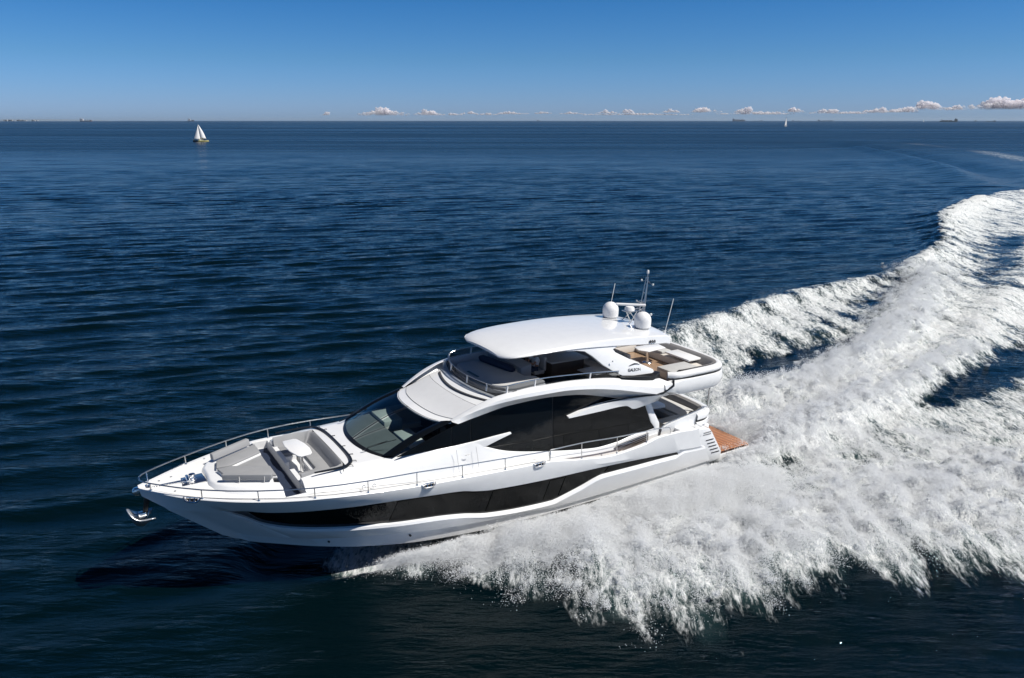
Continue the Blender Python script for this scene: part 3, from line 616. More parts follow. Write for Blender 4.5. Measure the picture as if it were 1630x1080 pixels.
b=MB(); top_=[(17.5,5.72),(17.62,5.755),(17.8,5.79),(17.95,5.76),(18.06,5.70)]; bot_=[(17.5,5.70),(17.62,5.715),(17.8,5.73),(17.95,5.72),(18.06,5.69)]
b.loft([[(x,aY(z)+.014,z) for x,z in top_],[(x,aY(z)+.014,z) for x,z in bot_]]).build('maker_emblem',dk,yacht)
text('8 0 0',.15,(18.70,2.20,6.465),(1,0.005,-.06),(0,-.35,1),'model_number',dk,ht,bold=1.6)
# domes, radar, mast, antennas on the hardtop
for y in (1.05,-1.05):
    c=(19.28,y,ip(19.28,HX,HZ)+.03)
    d=MB().lathe(c,[(.27,0),(.31,.03),(.345,.09)],28); dd=d.build('radome_base',mat('dome_base_grey',(.5,.51,.52),.4),ht)
    prof=[(.345,.09),(.352,.20),(.352,.36)]+[(.352*math.cos(a),.36+.36*math.sin(a)) for a in lin(.15,1.5,9)]+[(.01,.72)]
    MB().lathe(c,prof,32).build('radome',PLASTW,dd)
    q=Vector((c[0],c[1],0))
zt=6.83
b=MB()
for s in (1,-1):
    b.tube([(19.75,s*.28,6.75),(19.35,s*.12,7.25)],.022,8); b.tube([(19.3,s*.28,6.8),(19.75,s*.14,7.22),(20.0,s*.12,7.3)],.022,8); b.tube([(19.75,s*.12,7.25),(20.15,s*.10,7.3)],.018,8)
b.prism([(19.2,-.22),(19.7,-.22),(19.7,.22),(19.2,.22)],7.24,7.265)
rm=b.build('radar_bracket',STEEL,ht)
MB().lathe((19.45,0,7.265),[(.20,0),(.215,.02),(.21,.03),(.205,.12),(.17,.18),(.07,.20)],24).build('radar_gearbox',PLASTW,rm)
a=Vector((.80,.60,0)).normalized(); c=Vector((19.5,0,7.52)); rb_=MB(); 
rows=[]
for u in (-.63,-.62,.62,.63):
    sc_=.8 if abs(u)>.625 else 1
    nrm=Vector((-a.y,a.x,0)); rows.append([tuple(c+a*u+nrm*.06*sc_*math.cos(q)+Vector((0,0,1))*.055*sc_*math.sin(q)) for q in lin(0,6.283,13)[:-1]])
rb_.loft(rows,closed=True,cap=True).build('radar_scanner',PLASTW,rm)
b=MB()
ms=[(20.05,.13,6.7),(20.05,-.13,6.7),(20.28,0,6.68)]; mtp=[(20.32,.05,8.65),(20.32,-.05,8.65),(20.38,0,8.65)]
for p,q in zip(ms,mtp): b.tube([p,q],.018,8)
for f in (.25,.45,.65,.85):
    pp=[Vector(p).lerp(Vector(q),f) for p,q in zip(ms,mtp)]
    b.tube([tuple(pp[0]),tuple(pp[1])],.01,6); b.tube([tuple(pp[1]),tuple(pp[2])],.01,6)
b.tube([(20.35,0,8.55),(20.35,0,8.85)],.018,8)
b.tube([(20.34,-.35,8.42),(20.34,0,8.5),(20.34,.38,8.35)],.012,6); b.tube([(20.1,-.3,7.55),(20.1,.1,7.55)],.02,6); b.tube([(20.05,0,7.1),(20.1,.25,7.15),(20.15,.6,7.12)],.015,6)
mast=b.build('mast',STEEL,ht)
for p,r,h in (((20.35,0,8.8),.05,.16),((20.34,-.35,8.42),.035,.08),((20.34,.38,8.35),.04,.08),((20.15,.6,7.1),.045,.09),((20.1,-.3,7.56),.04,.05)):
    MB().lathe(p,[(r*.8,0),(r,.02),(r,h*.8),(r*.6,h)],12).build('mast_lamp',PLASTW,mast)
for p,q in (((19.75,-1.72,6.66),(20.25,-2.0,8.02)),((19.9,1.75,6.6),(20.5,1.50,7.98))):
    wa=MB().tube([p,q],.011,6).lathe(p,[(.04,-.02),(.04,.06),(.02,.12)],10).build('whip_antenna',PLASTW,ht)
# ------- aft flybridge: fascia, coaming, overhang
pl=[(18.95,3.02),(20,3.07),(21.5,3.05),(22.2,2.93),(22.62,2.62),(22.82,2.1),(22.92,1.2),(22.95,0)]
plan=spl([(x,y,0) for x,y in pl],40); plan=plan+[(x,-y,0) for x,y,z in reversed(plan[:-1])]
def sweep(sec,plan=plan,zf=None,of=None):
    P=[Vector(p) for p in plan]; rows=[[] for _ in sec]
    for i,p in enumerate(P):
        t=(P[min(i+1,len(P)-1)]-P[max(i-1,0)]).normalized(); nn=Vector((t.y,-t.x,0));
        if nn.dot(p-Vector((19,0,0)))<0: nn=-nn
        for r,(o,z) in zip(rows,sec):
            q=p+nn*o; r.append((q.x,q.y,z+(zf(p,z) if zf else 0)))
    return rows
def zfas(p,z):
    f=min(max((19.9-p.x)/1.0,0),1); 
    return f*(4.62-z)*(.75 if z<4.6 else .35)
fz=sweep([(-.30,4.98),(-.10,4.97),(-.02,4.93),(.03,4.72),(-.03,4.42),(-.12,4.30),(-.75,4.06),(-1.3,4.04)],zf=zfas)
fas=MB().loft(fz).build('aft_overhang',GEL,yacht,ang=32)
MB().add([(18.3,-1.9,4.04),(22.2,-1.9,4.04),(22.2,1.9,4.04),(18.3,1.9,4.04)],[(0,1,2,3)]).build('overhang_soffit',GEL2,fas)
MB().loft([[(x,y,4.1) for x,y in ((18.4,2.35),(19.5,2.4),(20.5,2.3))],[(x,y,4.62) for x,y in ((18.4,2.9),(19.3,2.95),(20.2,2.7))]]).mirror().build('overhang_side',GEL2,fas)
MB().add([(18.9,-2.8,4.62),(22.6,-2.7,4.62),(22.6,2.7,4.62),(18.9,2.8,4.62)],[(0,1,2,3)]).build('aft_deck_floor',TEAK2,fas)
pl2=[(19.35,2.70),(19.9,3.0),(21.5,3.02),(22.2,2.90),(22.6,2.6),(22.80,2.1),(22.88,1.2),(22.9,0)]
plan2=spl([(x,y,0) for x,y in pl2],40); plan2=plan2+[(x,-y,0) for x,y,z in reversed(plan2[:-1])]
co_=sweep([(-.30,4.7),(-.31,5.16),(-.26,5.25),(-.14,5.27),(-.03,5.20),(.0,5.10),(-.04,5.03),(-.14,5.01)],plan2,zf=lambda p,z:(.0 if p.x>20.5 else -(20.5-p.x)*.04))
coam=MB().loft(co_,).build('aft_coaming',GEL2,fas,ang=50)
sg=sweep([(-.03,4.965),(-.025,5.035)],plan2); MB().loft(sg).build('coaming_gap',BLACK,fas)
for i in (14,22,30,37): 
    for j in (i,len(plan2)-1-i):
        x,y,_=plan2[j]; MB().tube([(x,y*.985,4.96),(x,y*.985,5.05)],.02,6).build('coaming_stud',CHROME,fas)
bk=sweep([(-.66,4.93),(-.60,5.02),(-.46,5.20),(-.36,5.265),(-.28,5.27)],[p for p in plan2 if p[0]>19.8]); MB().loft(bk).build('aft_backrest',GREYD,coam)
# dark join strips between side panel and overhang
for s in (1,-1):
    jb=MB().tube([(19.45,s*2.93,4.97),(19.35,s*3.06,4.80),(18.85,s*3.03,4.56),(18.3,s*2.93,4.53),(17.3,s*2.74,4.54),(16.7,s*2.6,4.48),(16.2,s*2.46,4.42)],[.05,.05,.045,.04,.03,.03,.02],6); jb.build('side_join_strip',BLACK,yacht)
    # aft blade
    up=spl([(14.55,2.45,4.15),(15.75,2.52,4.37),(16.8,2.62,4.46),(18.0,2.8,4.48),(18.9,2.95,4.45)],30); dn=spl([(14.55,2.46,4.10),(15.9,2.55,4.15),(17.15,2.62,4.19),(17.6,2.65,4.0),(18.1,2.65,4.02),(18.9,2.65,4.12)],30)
    o1=[(x,s*(y+.05),z) for x,y,z in up]; o2=[(x,s*(y+.05),z) for x,y,z in dn]; i1=[(x,s*(y-.15),z+.01) for x,y,z in up]; i2=[(x,s*(y-.15),z) for x,y,z in dn]
    MB().loft([o1,o2,i2,i1,o1],cap=False).build('aft_blade',GEL,yacht,ang=50)
    # house aft pillar
    pp_=[(18.45,4.1),(18.78,4.1),(19.0,3.55),(19.32,3.0),(19.36,2.35),(19.0,2.35),(19.05,2.85),(18.85,3.1)]
    n_=len(pp_); b=MB(); b.add([(x,s*(gside(x,z)+.06),z) for x,z in pp_]+[(x,s*(gside(x,z)-.15),z) for x,z in pp_],[tuple(range(n_)),tuple(range(2*n_-1,n_-1,-1))]+[(i,(i+1)%n_,n_+(i+1)%n_,n_+i) for i in range(n_)])
    b.build('house_pillar',GEL,yacht,bevel=.03)
    MB().tube([(22.55,s*2.1,2.95),(22.55,s*2.1,4.10)],.05,10).build('overhang_post',CHROME,yacht)
# furniture on the aft flybridge
t1=MB().prism([(20.35,-.25),(20.55,-.75),(21.7,-.72),(21.85,-.55),(21.75,.0),(20.6,.15)],5.27,5.31).build('aft_table',PLASTW,yacht,bevel=.012)
MB().lathe((21.0,-.32,4.63),[(.22,0),(.2,.02),(.07,.04),(.07,.64)],16).build('table_leg',CHROME,t1)
lz=MB(); lz.box(20.0,21.6,1.35,2.65,4.63,4.95); lz.box(21.7,22.5,-2.4,2.4,4.63,4.93); lz.box(19.2,22,-2.6,-1.9,4.63,4.95); lz.box(19.0,19.7,-1.9,.6,4.63,4.95)
ab=lz.build('aft_sofa_base',mat('pale_base',(.62,.59,.55),.6),yacht,bevel=.02)
lz=MB(); lz.box(20.0,21.6,1.35,2.62,4.95,5.05); lz.box(19.25,22,-2.6,-1.9,4.95,5.07); lz.box(19.0,19.7,-1.9,.6,4.95,5.07); lz.box(21.75,22.5,-2.4,-.2,4.93,5.05); lz.build('aft_sofa_seat',LCUSH,ab,bevel=.04)
lz=MB(); lz.box(21.62,22.52,.1,1.6,5.08,5.16); lz.build('sun_pad_table',PLASTW,ab,bevel=.02)
MB().box(18.95,19.2,-1.5,.6,5.0,5.5).build('aft_sofa_back',LCUSH,ab,bevel=.08)
# ------- cockpit and stern
cf=MB().add([(18.7,-2.6,2.2),(22.3,-2.5,2.2),(22.3,2.5,2.2),(18.7,2.6,2.2)],[(0,1,2,3)]).build('cockpit_floor',TEAK2,yacht)
MB().add([(18.75,-2.3,2.2),(18.75,2.3,2.2),(18.75,2.3,4.05),(18.75,-2.3,4.05)],[(0,1,2,3)]).build('saloon_door',GLASS,yacht)
# port bulwark wing that sweeps to the stern seat
wg=spl([(19.35,2.62,2.75),(19.8,2.55,2.86),(20.6,2.5,2.95),(21.6,2.42,3.04),(22.2,2.3,3.06)],20)
for s in (1,-1):
    r0=[(x,s*y,z) for x,y,z in wg]; r1_=[(x-.1,s*(y-.05),z-.55) for x,y,z in wg]; r2_=[(x,s*(y-.12),z) for x,y,z in wg]; r3_=[(x,s*(y-.2),2.2) for x,y,z in wg]
    wb_=MB().loft([r3_,r2_,r0,r1_]).build('cockpit_wing',GEL,yacht,ang=50)
    MB().tube([(x,s*(y-.06),z+.05) for x,y,z in wg],.016,6).build('wing_rail',STEEL,wb_)
stp=[(21.55,2.5),(22.2,2.42),(22.75,2.0),(22.92,1.0),(22.95,0)]; stp=spl([(x,y,0) for x,y in stp],20); stp+= [(x,-y,0) for x,y,z in reversed(stp[:-1])]
def swp(sec): return sweep(sec,stp)
sc1=MB().loft(swp([(-.5,2.25),(-.42,2.85),(-.34,2.97),(-.2,3.0),(-.05,2.95),(.0,2.85),(-.03,2.68),(-.10,2.64),(-.10,2.56),(-.03,2.54),(-.02,2.40),(-.25,2.25),(-.75,1.3),(-.8,.9)])).build('stern_seat_coaming',GEL,yacht,ang=45)
MB().loft(swp([(-.085,2.655),(-.085,2.56)])).build('coaming_slot',BLACK,sc1)
MB().loft(swp([(-.53,2.6),(-.58,2.75),(-.5,2.93),(-.38,2.99)])).build('stern_backrest',GREYD,sc1)
lz=MB(); lz.box(21.3,22.3,-2.1,2.1,2.2,2.6); lz.box(19.9,21.3,1.6,2.3,2.2,2.6); cs=lz.build('cockpit_sofa_base',GEL2,yacht,bevel=.03)
lz=MB(); lz.box(21.3,22.3,-2.1,2.1,2.6,2.72); lz.box(19.9,21.3,1.6,2.3,2.6,2.72); lz.build('cockpit_sofa_seat',LCUSH,cs,bevel=.04)
ct=MB().prism([(19.9,-.9),(21.0,-1.0),(21.15,-.6),(21.1,.9),(20.9,1.15),(19.9,1.05)],2.95,3.0).build('cockpit_table',PLASTW,yacht,bevel=.012)
MB().lathe((20.5,0,2.2),[(.15,0),(.06,.04),(.06,.75)],12).build('table_leg',CHROME,ct)
# stern quarter mouldings with stairs
for s in (1,-1):
    b=MB(); q=[(20.2,2.25),(20.2,2.96),(21.12,2.92),(21.5,2.88),(21.75,2.6),(21.7,2.25)]
    b.prism([(x,s*y) for x,y in q],2.1,[2.62,2.62,2.56,2.46,2.40,2.46]); qm=b.build('quarter_moulding',GEL,yacht,bevel=.05,seg=3)
    yq=lambda z:2.70+.16*(z-.9)/1.4
    qa=[(21.10,2.40),(21.55,2.42),(21.95,2.36),(22.12,2.20),(23.02,1.02),(23.02,.62),(22.2,.62),(21.3,1.8)]
    n_=len(qa); b=MB(); b.add([(x,s*2.24,z) for x,z in qa]+[(x,s*yq(z),z) for x,z in qa],[tuple(range(n_)),tuple(range(2*n_-1,n_-1,-1))]+[(i_,(i_+1)%n_,n_+(i_+1)%n_,n_+i_) for i_ in range(n_)]); b.build('quarter_panel',GEL,qm,bevel=.03)
    for i_ in range(5):
        f=.30+.145*i_; z=2.16-1.24*f; x0=21.45+.88*f+.14; x1=22.06+.94*f-.03
        MB().box(x0,x1,s*(yq(z)-.02) if s>0 else -(yq(z)+.012),(yq(z)+.012) if s>0 else -(yq(z)-.02),z-.022,z+.022).build('vent_slot',BLACK,qm)
    for z in (2.20,2.10): MB().box(21.62,22.08,s*(yq(z)-.02) if s>0 else -(yq(z)+.012),(yq(z)+.012) if s>0 else -(yq(z)-.02),z-.018,z+.018).build('quarter_slot',GREYD,qm)
    MB().box(21.0,22.45,(2.24 if s>0 else -2.58),(2.58 if s>0 else -2.24),.5,.80).build('stair_base',GEL,qm)
    MB().tube([(21.55,s*2.35,2.47),(21.62,s*2.7,2.46)],.03,8).build('quarter_cleat',CHROME,qm)
MB().box(22.1,22.6,-2.25,2.25,.6,2.25).build('garage_door',GEL,yacht,bevel=.05)
pf=MB().prism([(22.5,-2.6),(25.0,-2.55),(25.1,-2.4),(25.1,2.4),(25.0,2.55),(22.5,2.6)],.80,.90).build('swim_platform',TEAK,yacht,bevel=.01)
MB().prism([(22.4,-2.62),(25.02,-2.58),(25.14,-2.4),(25.14,2.4),(25.02,2.58),(22.4,2.62)],.55,.80).build('platform_edge',GEL2,pf,bevel=.03)
#BOAT_END
# ============================================================ WATER, WAKE AND SPRAY (world metres)
def _fade(t): return t*t*t*(t*(t*6-15)+10)
_G=rng.permutation(256); _G=np.concatenate([_G,_G]); _ang=rng.random(256)*2*np.pi; _gx=np.cos(_ang); _gy=np.sin(_ang)
def perlin(x,y):
    xi=np.floor(x).astype(int); yi=np.floor(y).astype(int); xf=x-xi; yf=y-yi; xi&=255; yi&=255
    u=_fade(xf); v=_fade(yf)
    def g(ix,iy,dx,dy):
        h=_G[_G[ix&255]+(iy&255)]; return _gx[h]*dx+_gy[h]*dy
    a=g(xi,yi,xf,yf); b=g(xi+1,yi,xf-1,yf); c=g(xi,yi+1,xf,yf-1); d=g(xi+1,yi+1,xf-1,yf-1)
    return (a+(b-a)*u)+((c+(d-c)*u)-(a+(b-a)*u))*v
def fbm(x,y,o=4,r=.55):
    s_=0; a=1; n_=0
    for k in range(o): s_=s_+a*perlin(x*2**k+17.3*k,y*2**k-9.1*k); n_+=a; a*=r
    return s_/n_*1.6
def inpoly(x,y,P):
    c=np.zeros(x.shape,bool); n_=len(P)
    for i in range(n_):
        x1,y1=P[i]; x2,y2=P[(i+1)%n_]
        if y1==y2: continue
        k=((y1>y)!=(y2>y))&(x<(x2-x1)*(y-y1)/(y2-y1)+x1); c^=k
    return c
def polydist(x,y,P):
    "distance to polyline and arclength fraction"
    best=np.full(x.shape,1e9); fr=np.zeros(x.shape); Ls=[math.dist(P[i],P[i+1]) for i in range(len(P)-1)]; T=sum(Ls); acc=0
    for i in range(len(P)-1):
        ax,ay=P[i]; bx,by=P[i+1]; dx,dy=bx-ax,by-ay; t=np.clip(((x-ax)*dx+(y-ay)*dy)/(dx*dx+dy*dy),0,1)
        d=np.hypot(x-ax-t*dx,y-ay-t*dy); m=d<best; best=np.where(m,d,best); fr=np.where(m,(acc+t*Ls[i])/T,fr); acc+=Ls[i]
    return best,fr
OUT=[(-6.6,23.4),(-5.2,22.3),(-3.9,21.6),(-2.3,21.4),(-0.7,21.0),(0.0,20.6),(1.1,20.6),(1.8,20.2),(2.5,19.8),(3.2,20.0),(4.0,19.6),(5.0,19.0),(5.9,18.2),(6.8,18.9),(7.5,20.0),(8.2,19.4),(9.9,20.0),(10.6,21.2),(11.6,21.4),(12.6,21.0),(14.4,20.6),(15.2,21.4),(16.1,20.6),(24,19),(40,18)]
STB=[(111.2,166),(103.9,161.9),(77.4,131.8),(66.8,118.5),(53.4,93.0),(47.3,83.9),(37.7,73.0),(34.2,71.5),(27.9,67.1),(22.1,63.3),(16.1,57.3),(10.9,53.0),(6,46),(2,40),(-3,32),(-7,27)]
OUT=[(x,y-(float(np.interp(x,[-7,0,2,4,6,7.5,9,40],[.2,.5,1.0,1.6,1.9,1.5,1.4,1.4])))) for x,y in OUT]
POLY=OUT+[(200,18),(260,190),(150,190)]+STB
HOLE=[(13.3,42.1),(15.2,44.8),(17.9,46.8),(23.5,50.2),(25,51),(21.2,46.3),(16.9,42.6),(14.3,41.6)]
RIGHT=[(22.2,37.6),(25.2,40.2),(32.2,45.2),(42,53),(40,49),(29.6,41.0),(25.0,38.2),(22.3,36.8)]
TROUGH=[(6.6,29.2),(7.8,29.8),(10.1,30.2),(12.5,30.7),(14.5,31.5)]
RIDGE=[(12,37.2),(17.6,40.2),(24.8,47.6),(30.7,56),(41.7,73.6),(67.8,117),(88,141)]
RIDGE2=[(10,31.2),(14.8,34),(22,39.5),(30,47),(42,62),(60,85)]
PORT=[(-5.9,23.4),(-3,22.6),(0,22.6),(4,22.6),(8,23.6),(12,25.2),(18,27.5),(28,31),(45,40)]
PORT2=[(2,21.4),(8,21.6),(14,23),(22,25.5),(34,30)]
STBR=[(5,42),(11,50),(16.5,55),(22.5,61),(28,65),(37,71),(46,82)]
# raster
RX0,RX1,RY0,RY1,RS=-14,150,14,192,.25
gx=np.arange(RX0,RX1,RS); gy=np.arange(RY0,RY1,RS); GX,GY=np.meshgrid(gx,gy)
wx=GX+.7*fbm(GX*.5,GY*.5)+.35*fbm(GX*1.7+9,GY*1.7); wy_=GY+.7*fbm(GX*.5+50,GY*.5)+.35*fbm(GX*1.7,GY*1.7+33)
F_=inpoly(wx,wy_,POLY).astype(float)
flow=fbm((GX+.12*GY)*.75,(GY-.12*GX)*.15,5,.62)      # streaks drawn out along the track
F_*=.74+.85*flow
rt_=np.clip((GX-26)/30,0,1)*np.clip(1-(GY-30)/140,.4,1)
F_-=.16*rt_*F_*1.35
d,fr=polydist(wx,wy_,RIDGE); F_=np.where(F_>0,F_+.35*np.exp(-(d/(1.8+2.6*fr))**2),F_)
d,fr=polydist(wx,wy_,PORT); F_=np.where(F_>0,F_+.38*np.exp(-(d/2.6)**2),F_)
d,fr=polydist(wx,wy_,OUT[3:]); F_-=.62*np.exp(-(d/2.3)**2)
wx2=wx+2.4*fbm(GX*.6,GY*.6+7,5,.7); wy2=wy_+2.4*fbm(GX*.6+20,GY*.6,5,.7)
d,fr=polydist(wx2,wy2,STB[2:14]); F_-=.40*np.exp(-(d/2.2)**2)
d,fr=polydist(wx,wy_,STBR); F_=np.where(F_>0,F_+.10*np.exp(-(d/2.2)**2),F_)
for P_,v in ((HOLE,.85),(RIGHT,.42)):
    F_-=v*inpoly(wx,wy_,P_)
d,fr=polydist(wx,wy_,TROUGH); F_-=.5*np.exp(-(d/(.25+.2*fr*fr))**2)*np.clip((1-fr)*4,0,1)
d,fr=polydist(GX,GY,[(44,66),(52,78),(64,95)]); F_-=.45*np.exp(-(d/2.2)**2)
d,fr=polydist(GX,GY,[(30,60),(38,68),(45,76)]); F_-=.25*np.exp(-(d/1.6)**2)
d,fr=polydist(wx,wy_,[(16,44.5),(19,46.8),(25,52),(31,60),(37,68)]); F_-=.30*np.exp(-(d/2.4)**2)
d,fr=polydist(wx,wy_,[(23,37.8),(27,41),(33,46),(42,54),(55,66)]); F_-=.26*np.exp(-(d/1.6)**2)
d,fr=polydist(wx,wy_,[(13,32.5),(17,34.2),(21,36)]); F_+=.30*np.exp(-(d/1.6)**2)*(F_>0)
d,fr=polydist(wx,wy_,[(15,32.4),(19,34.9),(24,38.8),(33,46.5)]); F_-=.34*np.exp(-(d/(.35+.7*fr))**2)
d,fr=polydist(wx,wy_,RIDGE2); F_=np.where(F_>0,F_+.25*np.exp(-(d/2.0)**2),F_)
F_=np.clip(F_,0,1.3)
def blur(A,s):
    k=np.exp(-(np.arange(-int(3*s),int(3*s)+1)/s)**2/2); k/=k.sum()
    A=np.apply_along_axis(lambda v:np.convolve(v,k,'same'),0,A); return np.apply_along_axis(lambda v:np.convolve(v,k,'same'),1,A)
F_=blur(F_,1.0); Fs=blur(F_,3.0)
Hh=np.zeros_like(GX)
d,fr=polydist(GX,GY,RIDGE); Hh+=(.65+.55*fr)*np.exp(-(d/(1.3+2.6*fr))**2)*(.75+.5*fbm(GX*.5,GY*.5))
d,fr=polydist(GX,GY,RIDGE2); Hh+=.55*np.exp(-(d/(1.0+1.2*fr))**2)
d,fr=polydist(GX,GY,PORT); Hh+=.55*np.exp(-(d/1.6)**2)*(.7+.6*fbm(GX*.6,GY*.6+4))*np.clip(fr*6,0,1)
d,fr=polydist(GX,GY,PORT2); Hh+=.35*np.exp(-(d/1.6)**2)
d,fr=polydist(GX,GY,STBR); Hh+=.5*np.exp(-(d/1.4)**2)
d,fr=polydist(GX,GY,TROUGH); Hh-=.30*np.exp(-(d/(.5+.6*fr))**2)*np.clip((1-fr)*4,0,1)
d,fr=polydist(GX,GY,HOLE[:4]); Hh-=.3*np.exp(-(d/1.6)**2)
tb=fbm((GX+.12*GY)*1.25,(GY-.12*GX)*.35,5,.62); tb2=fbm(GX*1.3,GY*1.3,4,.7)
lump=1-np.abs(fbm(GX*.42+3,GY*.55,4,.6))*1.6
Hh+=np.clip(Fs,0,1)*(.34*tb+.20*np.abs(tb2)*2-.05)
near=np.exp(-(polydist(GX,GY,PORT)[0]/4.5)**2)+np.exp(-(polydist(GX,GY,RIDGE)[0]/3.0)**2)
Hh+=np.clip(Fs*1.3-.25,0,1)*np.clip(near,0,1)*.55*(np.clip(lump,0,1)**2-.25)
# keep the water out of the hull
ca,sa=math.cos(.561),math.sin(.561)
bX=(GX+11.588)*ca+(GY-20.716)*sa; bY=(GX+11.588)*sa-(GY-20.716)*ca
ins=(bX>3)&(bX<25.6)&(np.abs(bY)<np.interp(bX,[3,4,6.5,9,12,25.6],[.3,1.0,2.1,2.6,2.9,2.9]))
Hb=blur(ins.astype(float),2.0); Hh=Hh*(1-np.clip(Hb*1.6,0,1))-.55*np.clip(Hb*1.5,0,1)*(bX<22.4)-.25*np.clip(Hb*1.5,0,1)*(bX>=22.4)
def bil(A,x,y,fill=0.):
    u=(x-RX0)/RS; v=(y-RY0)/RS; ok=(u>=0)&(v>=0)&(u<A.shape[1]-1.01)&(v<A.shape[0]-1.01)
    u=np.where(ok,u,0); v=np.where(ok,v,0); i=u.astype(int); j=v.astype(int); a=u-i; b=v-j
    r=A[j,i]*(1-a)*(1-b)+A[j,i+1]*a*(1-b)+A[j+1,i]*(1-a)*b+A[j+1,i+1]*a*b
    return np.where(ok,r,fill)
# open-sea swell
WV=[]
for k in range(64):
    lam=.75*(9/.75)**(k/63); th=math.radians(108+rng.normal(0,13 if lam<1.6 else 8)); kk=2*math.pi/lam
    sl=.020 if lam<1.3 else (.030 if lam<4.2 else (.015 if lam<6.5 else .006))
    WV.append((kk*math.cos(th),kk*math.sin(th),sl/kk,rng.random()*6.283,lam))
def swell(x,y,step):
    z=np.zeros_like(x); grp=.8+.5*fbm(x*.012,y*.03,3)
    for kx,ky,a,p,lam in WV:
        ph=kx*x+ky*y+p; att=np.clip((lam/step-2.2)/1.6,0,1)
        z+=a*att*(np.sin(ph)+.18*np.sin(2*ph+1.57))
    return z*grp
ARC=[(227,565),(164,331),(136.5,243),(112,185),(100,160)]
ARCS=[(ARC,1.7,7),([(x+11,y+3) for x,y in ARC],-1.5,7),([(x-14,y-3) for x,y in ARC],.38,5),([(x-26,y-6) for x,y in ARC],.25,5),([(x-7,y-2) for x,y in ARC],-.3,4),([(221,420),(330,622),(464,778),(617,935)],.6,14),([(205,400),(300,600),(440,800)],-.5,12)]
def steps():
    ys=[9.]; 
    while ys[-1]<30000: y=ys[-1]; ys.append(y+(.13 if y<50 else .13*(y/50)**1.33))
    xs=[0.]
    while xs[-1]<24000: x=xs[-1]; xs.append(x+(.25 if x<36 else .25*(x/36)**1.6))
    return np.array([-x for x in reversed(xs[1:])]+xs),np.array(ys)
sxs,sys_=steps(); sys_=np.concatenate([[-3000,-300,-40,-8,2,6],sys_]); NX,NY=len(sxs),len(sys_)
SX,SY=np.meshgrid(sxs,sys_); stx=np.gradient(sxs)[None,:]+0*SX; sty=np.gradient(sys_)[:,None]+0*SX
st_=np.maximum(np.minimum(stx,1e9)*.35,sty)
calm=1-.75*np.clip(bil(Fs,SX,SY)*1.2,0,1)
SZ=swell(SX,SY,st_)*calm+bil(Hh,SX,SY)
for P_,h_,w_ in ARCS:
    d,fr=polydist(SX,SY,P_); SZ+=h_*np.exp(-(d/w_)**2)*np.clip(fr*5,0,1)*np.clip((1-fr)*5,0,1)
foam=bil(F_,SX,SY)
far_f=fbm(SX*.02,SY*.008,4)
foam_arc=np.zeros_like(SX)
d,fr=polydist(SX,SY,[(263,517),(239,404),(212,331),(190,280),(175,250)]); foam_arc=.44*np.exp(-(d/10)**2)*(.75+.8*far_f)
foam=np.maximum(foam,foam_arc)
me=bpy.data.meshes.new('sea'); nv=NX*NY; me.vertices.add(nv)
me.vertices.foreach_set('co',np.stack([SX.ravel(),SY.ravel(),SZ.ravel()],1).astype(np.float32).ravel())
idx=np.arange(nv).reshape(NY,NX); q=np.stack([idx[:-1,:-1],idx[:-1,1:],idx[1:,1:],idx[1:,:-1]],-1).reshape(-1,4)
me.loops.add(q.size); me.loops.foreach_set('vertex_index',q.ravel().astype(np.int32)); me.polygons.add(len(q)); me.polygons.foreach_set('loop_start',(np.arange(len(q))*4).astype(np.int32)); me.update(calc_edges=True)
at=me.attributes.new('foam','FLOAT','POINT'); at.data.foreach_set('value',foam.ravel().astype(np.float32)); me.shade_smooth()
sea=bpy.data.objects.new('sea',me); link(sea); sea['kind']='structure'
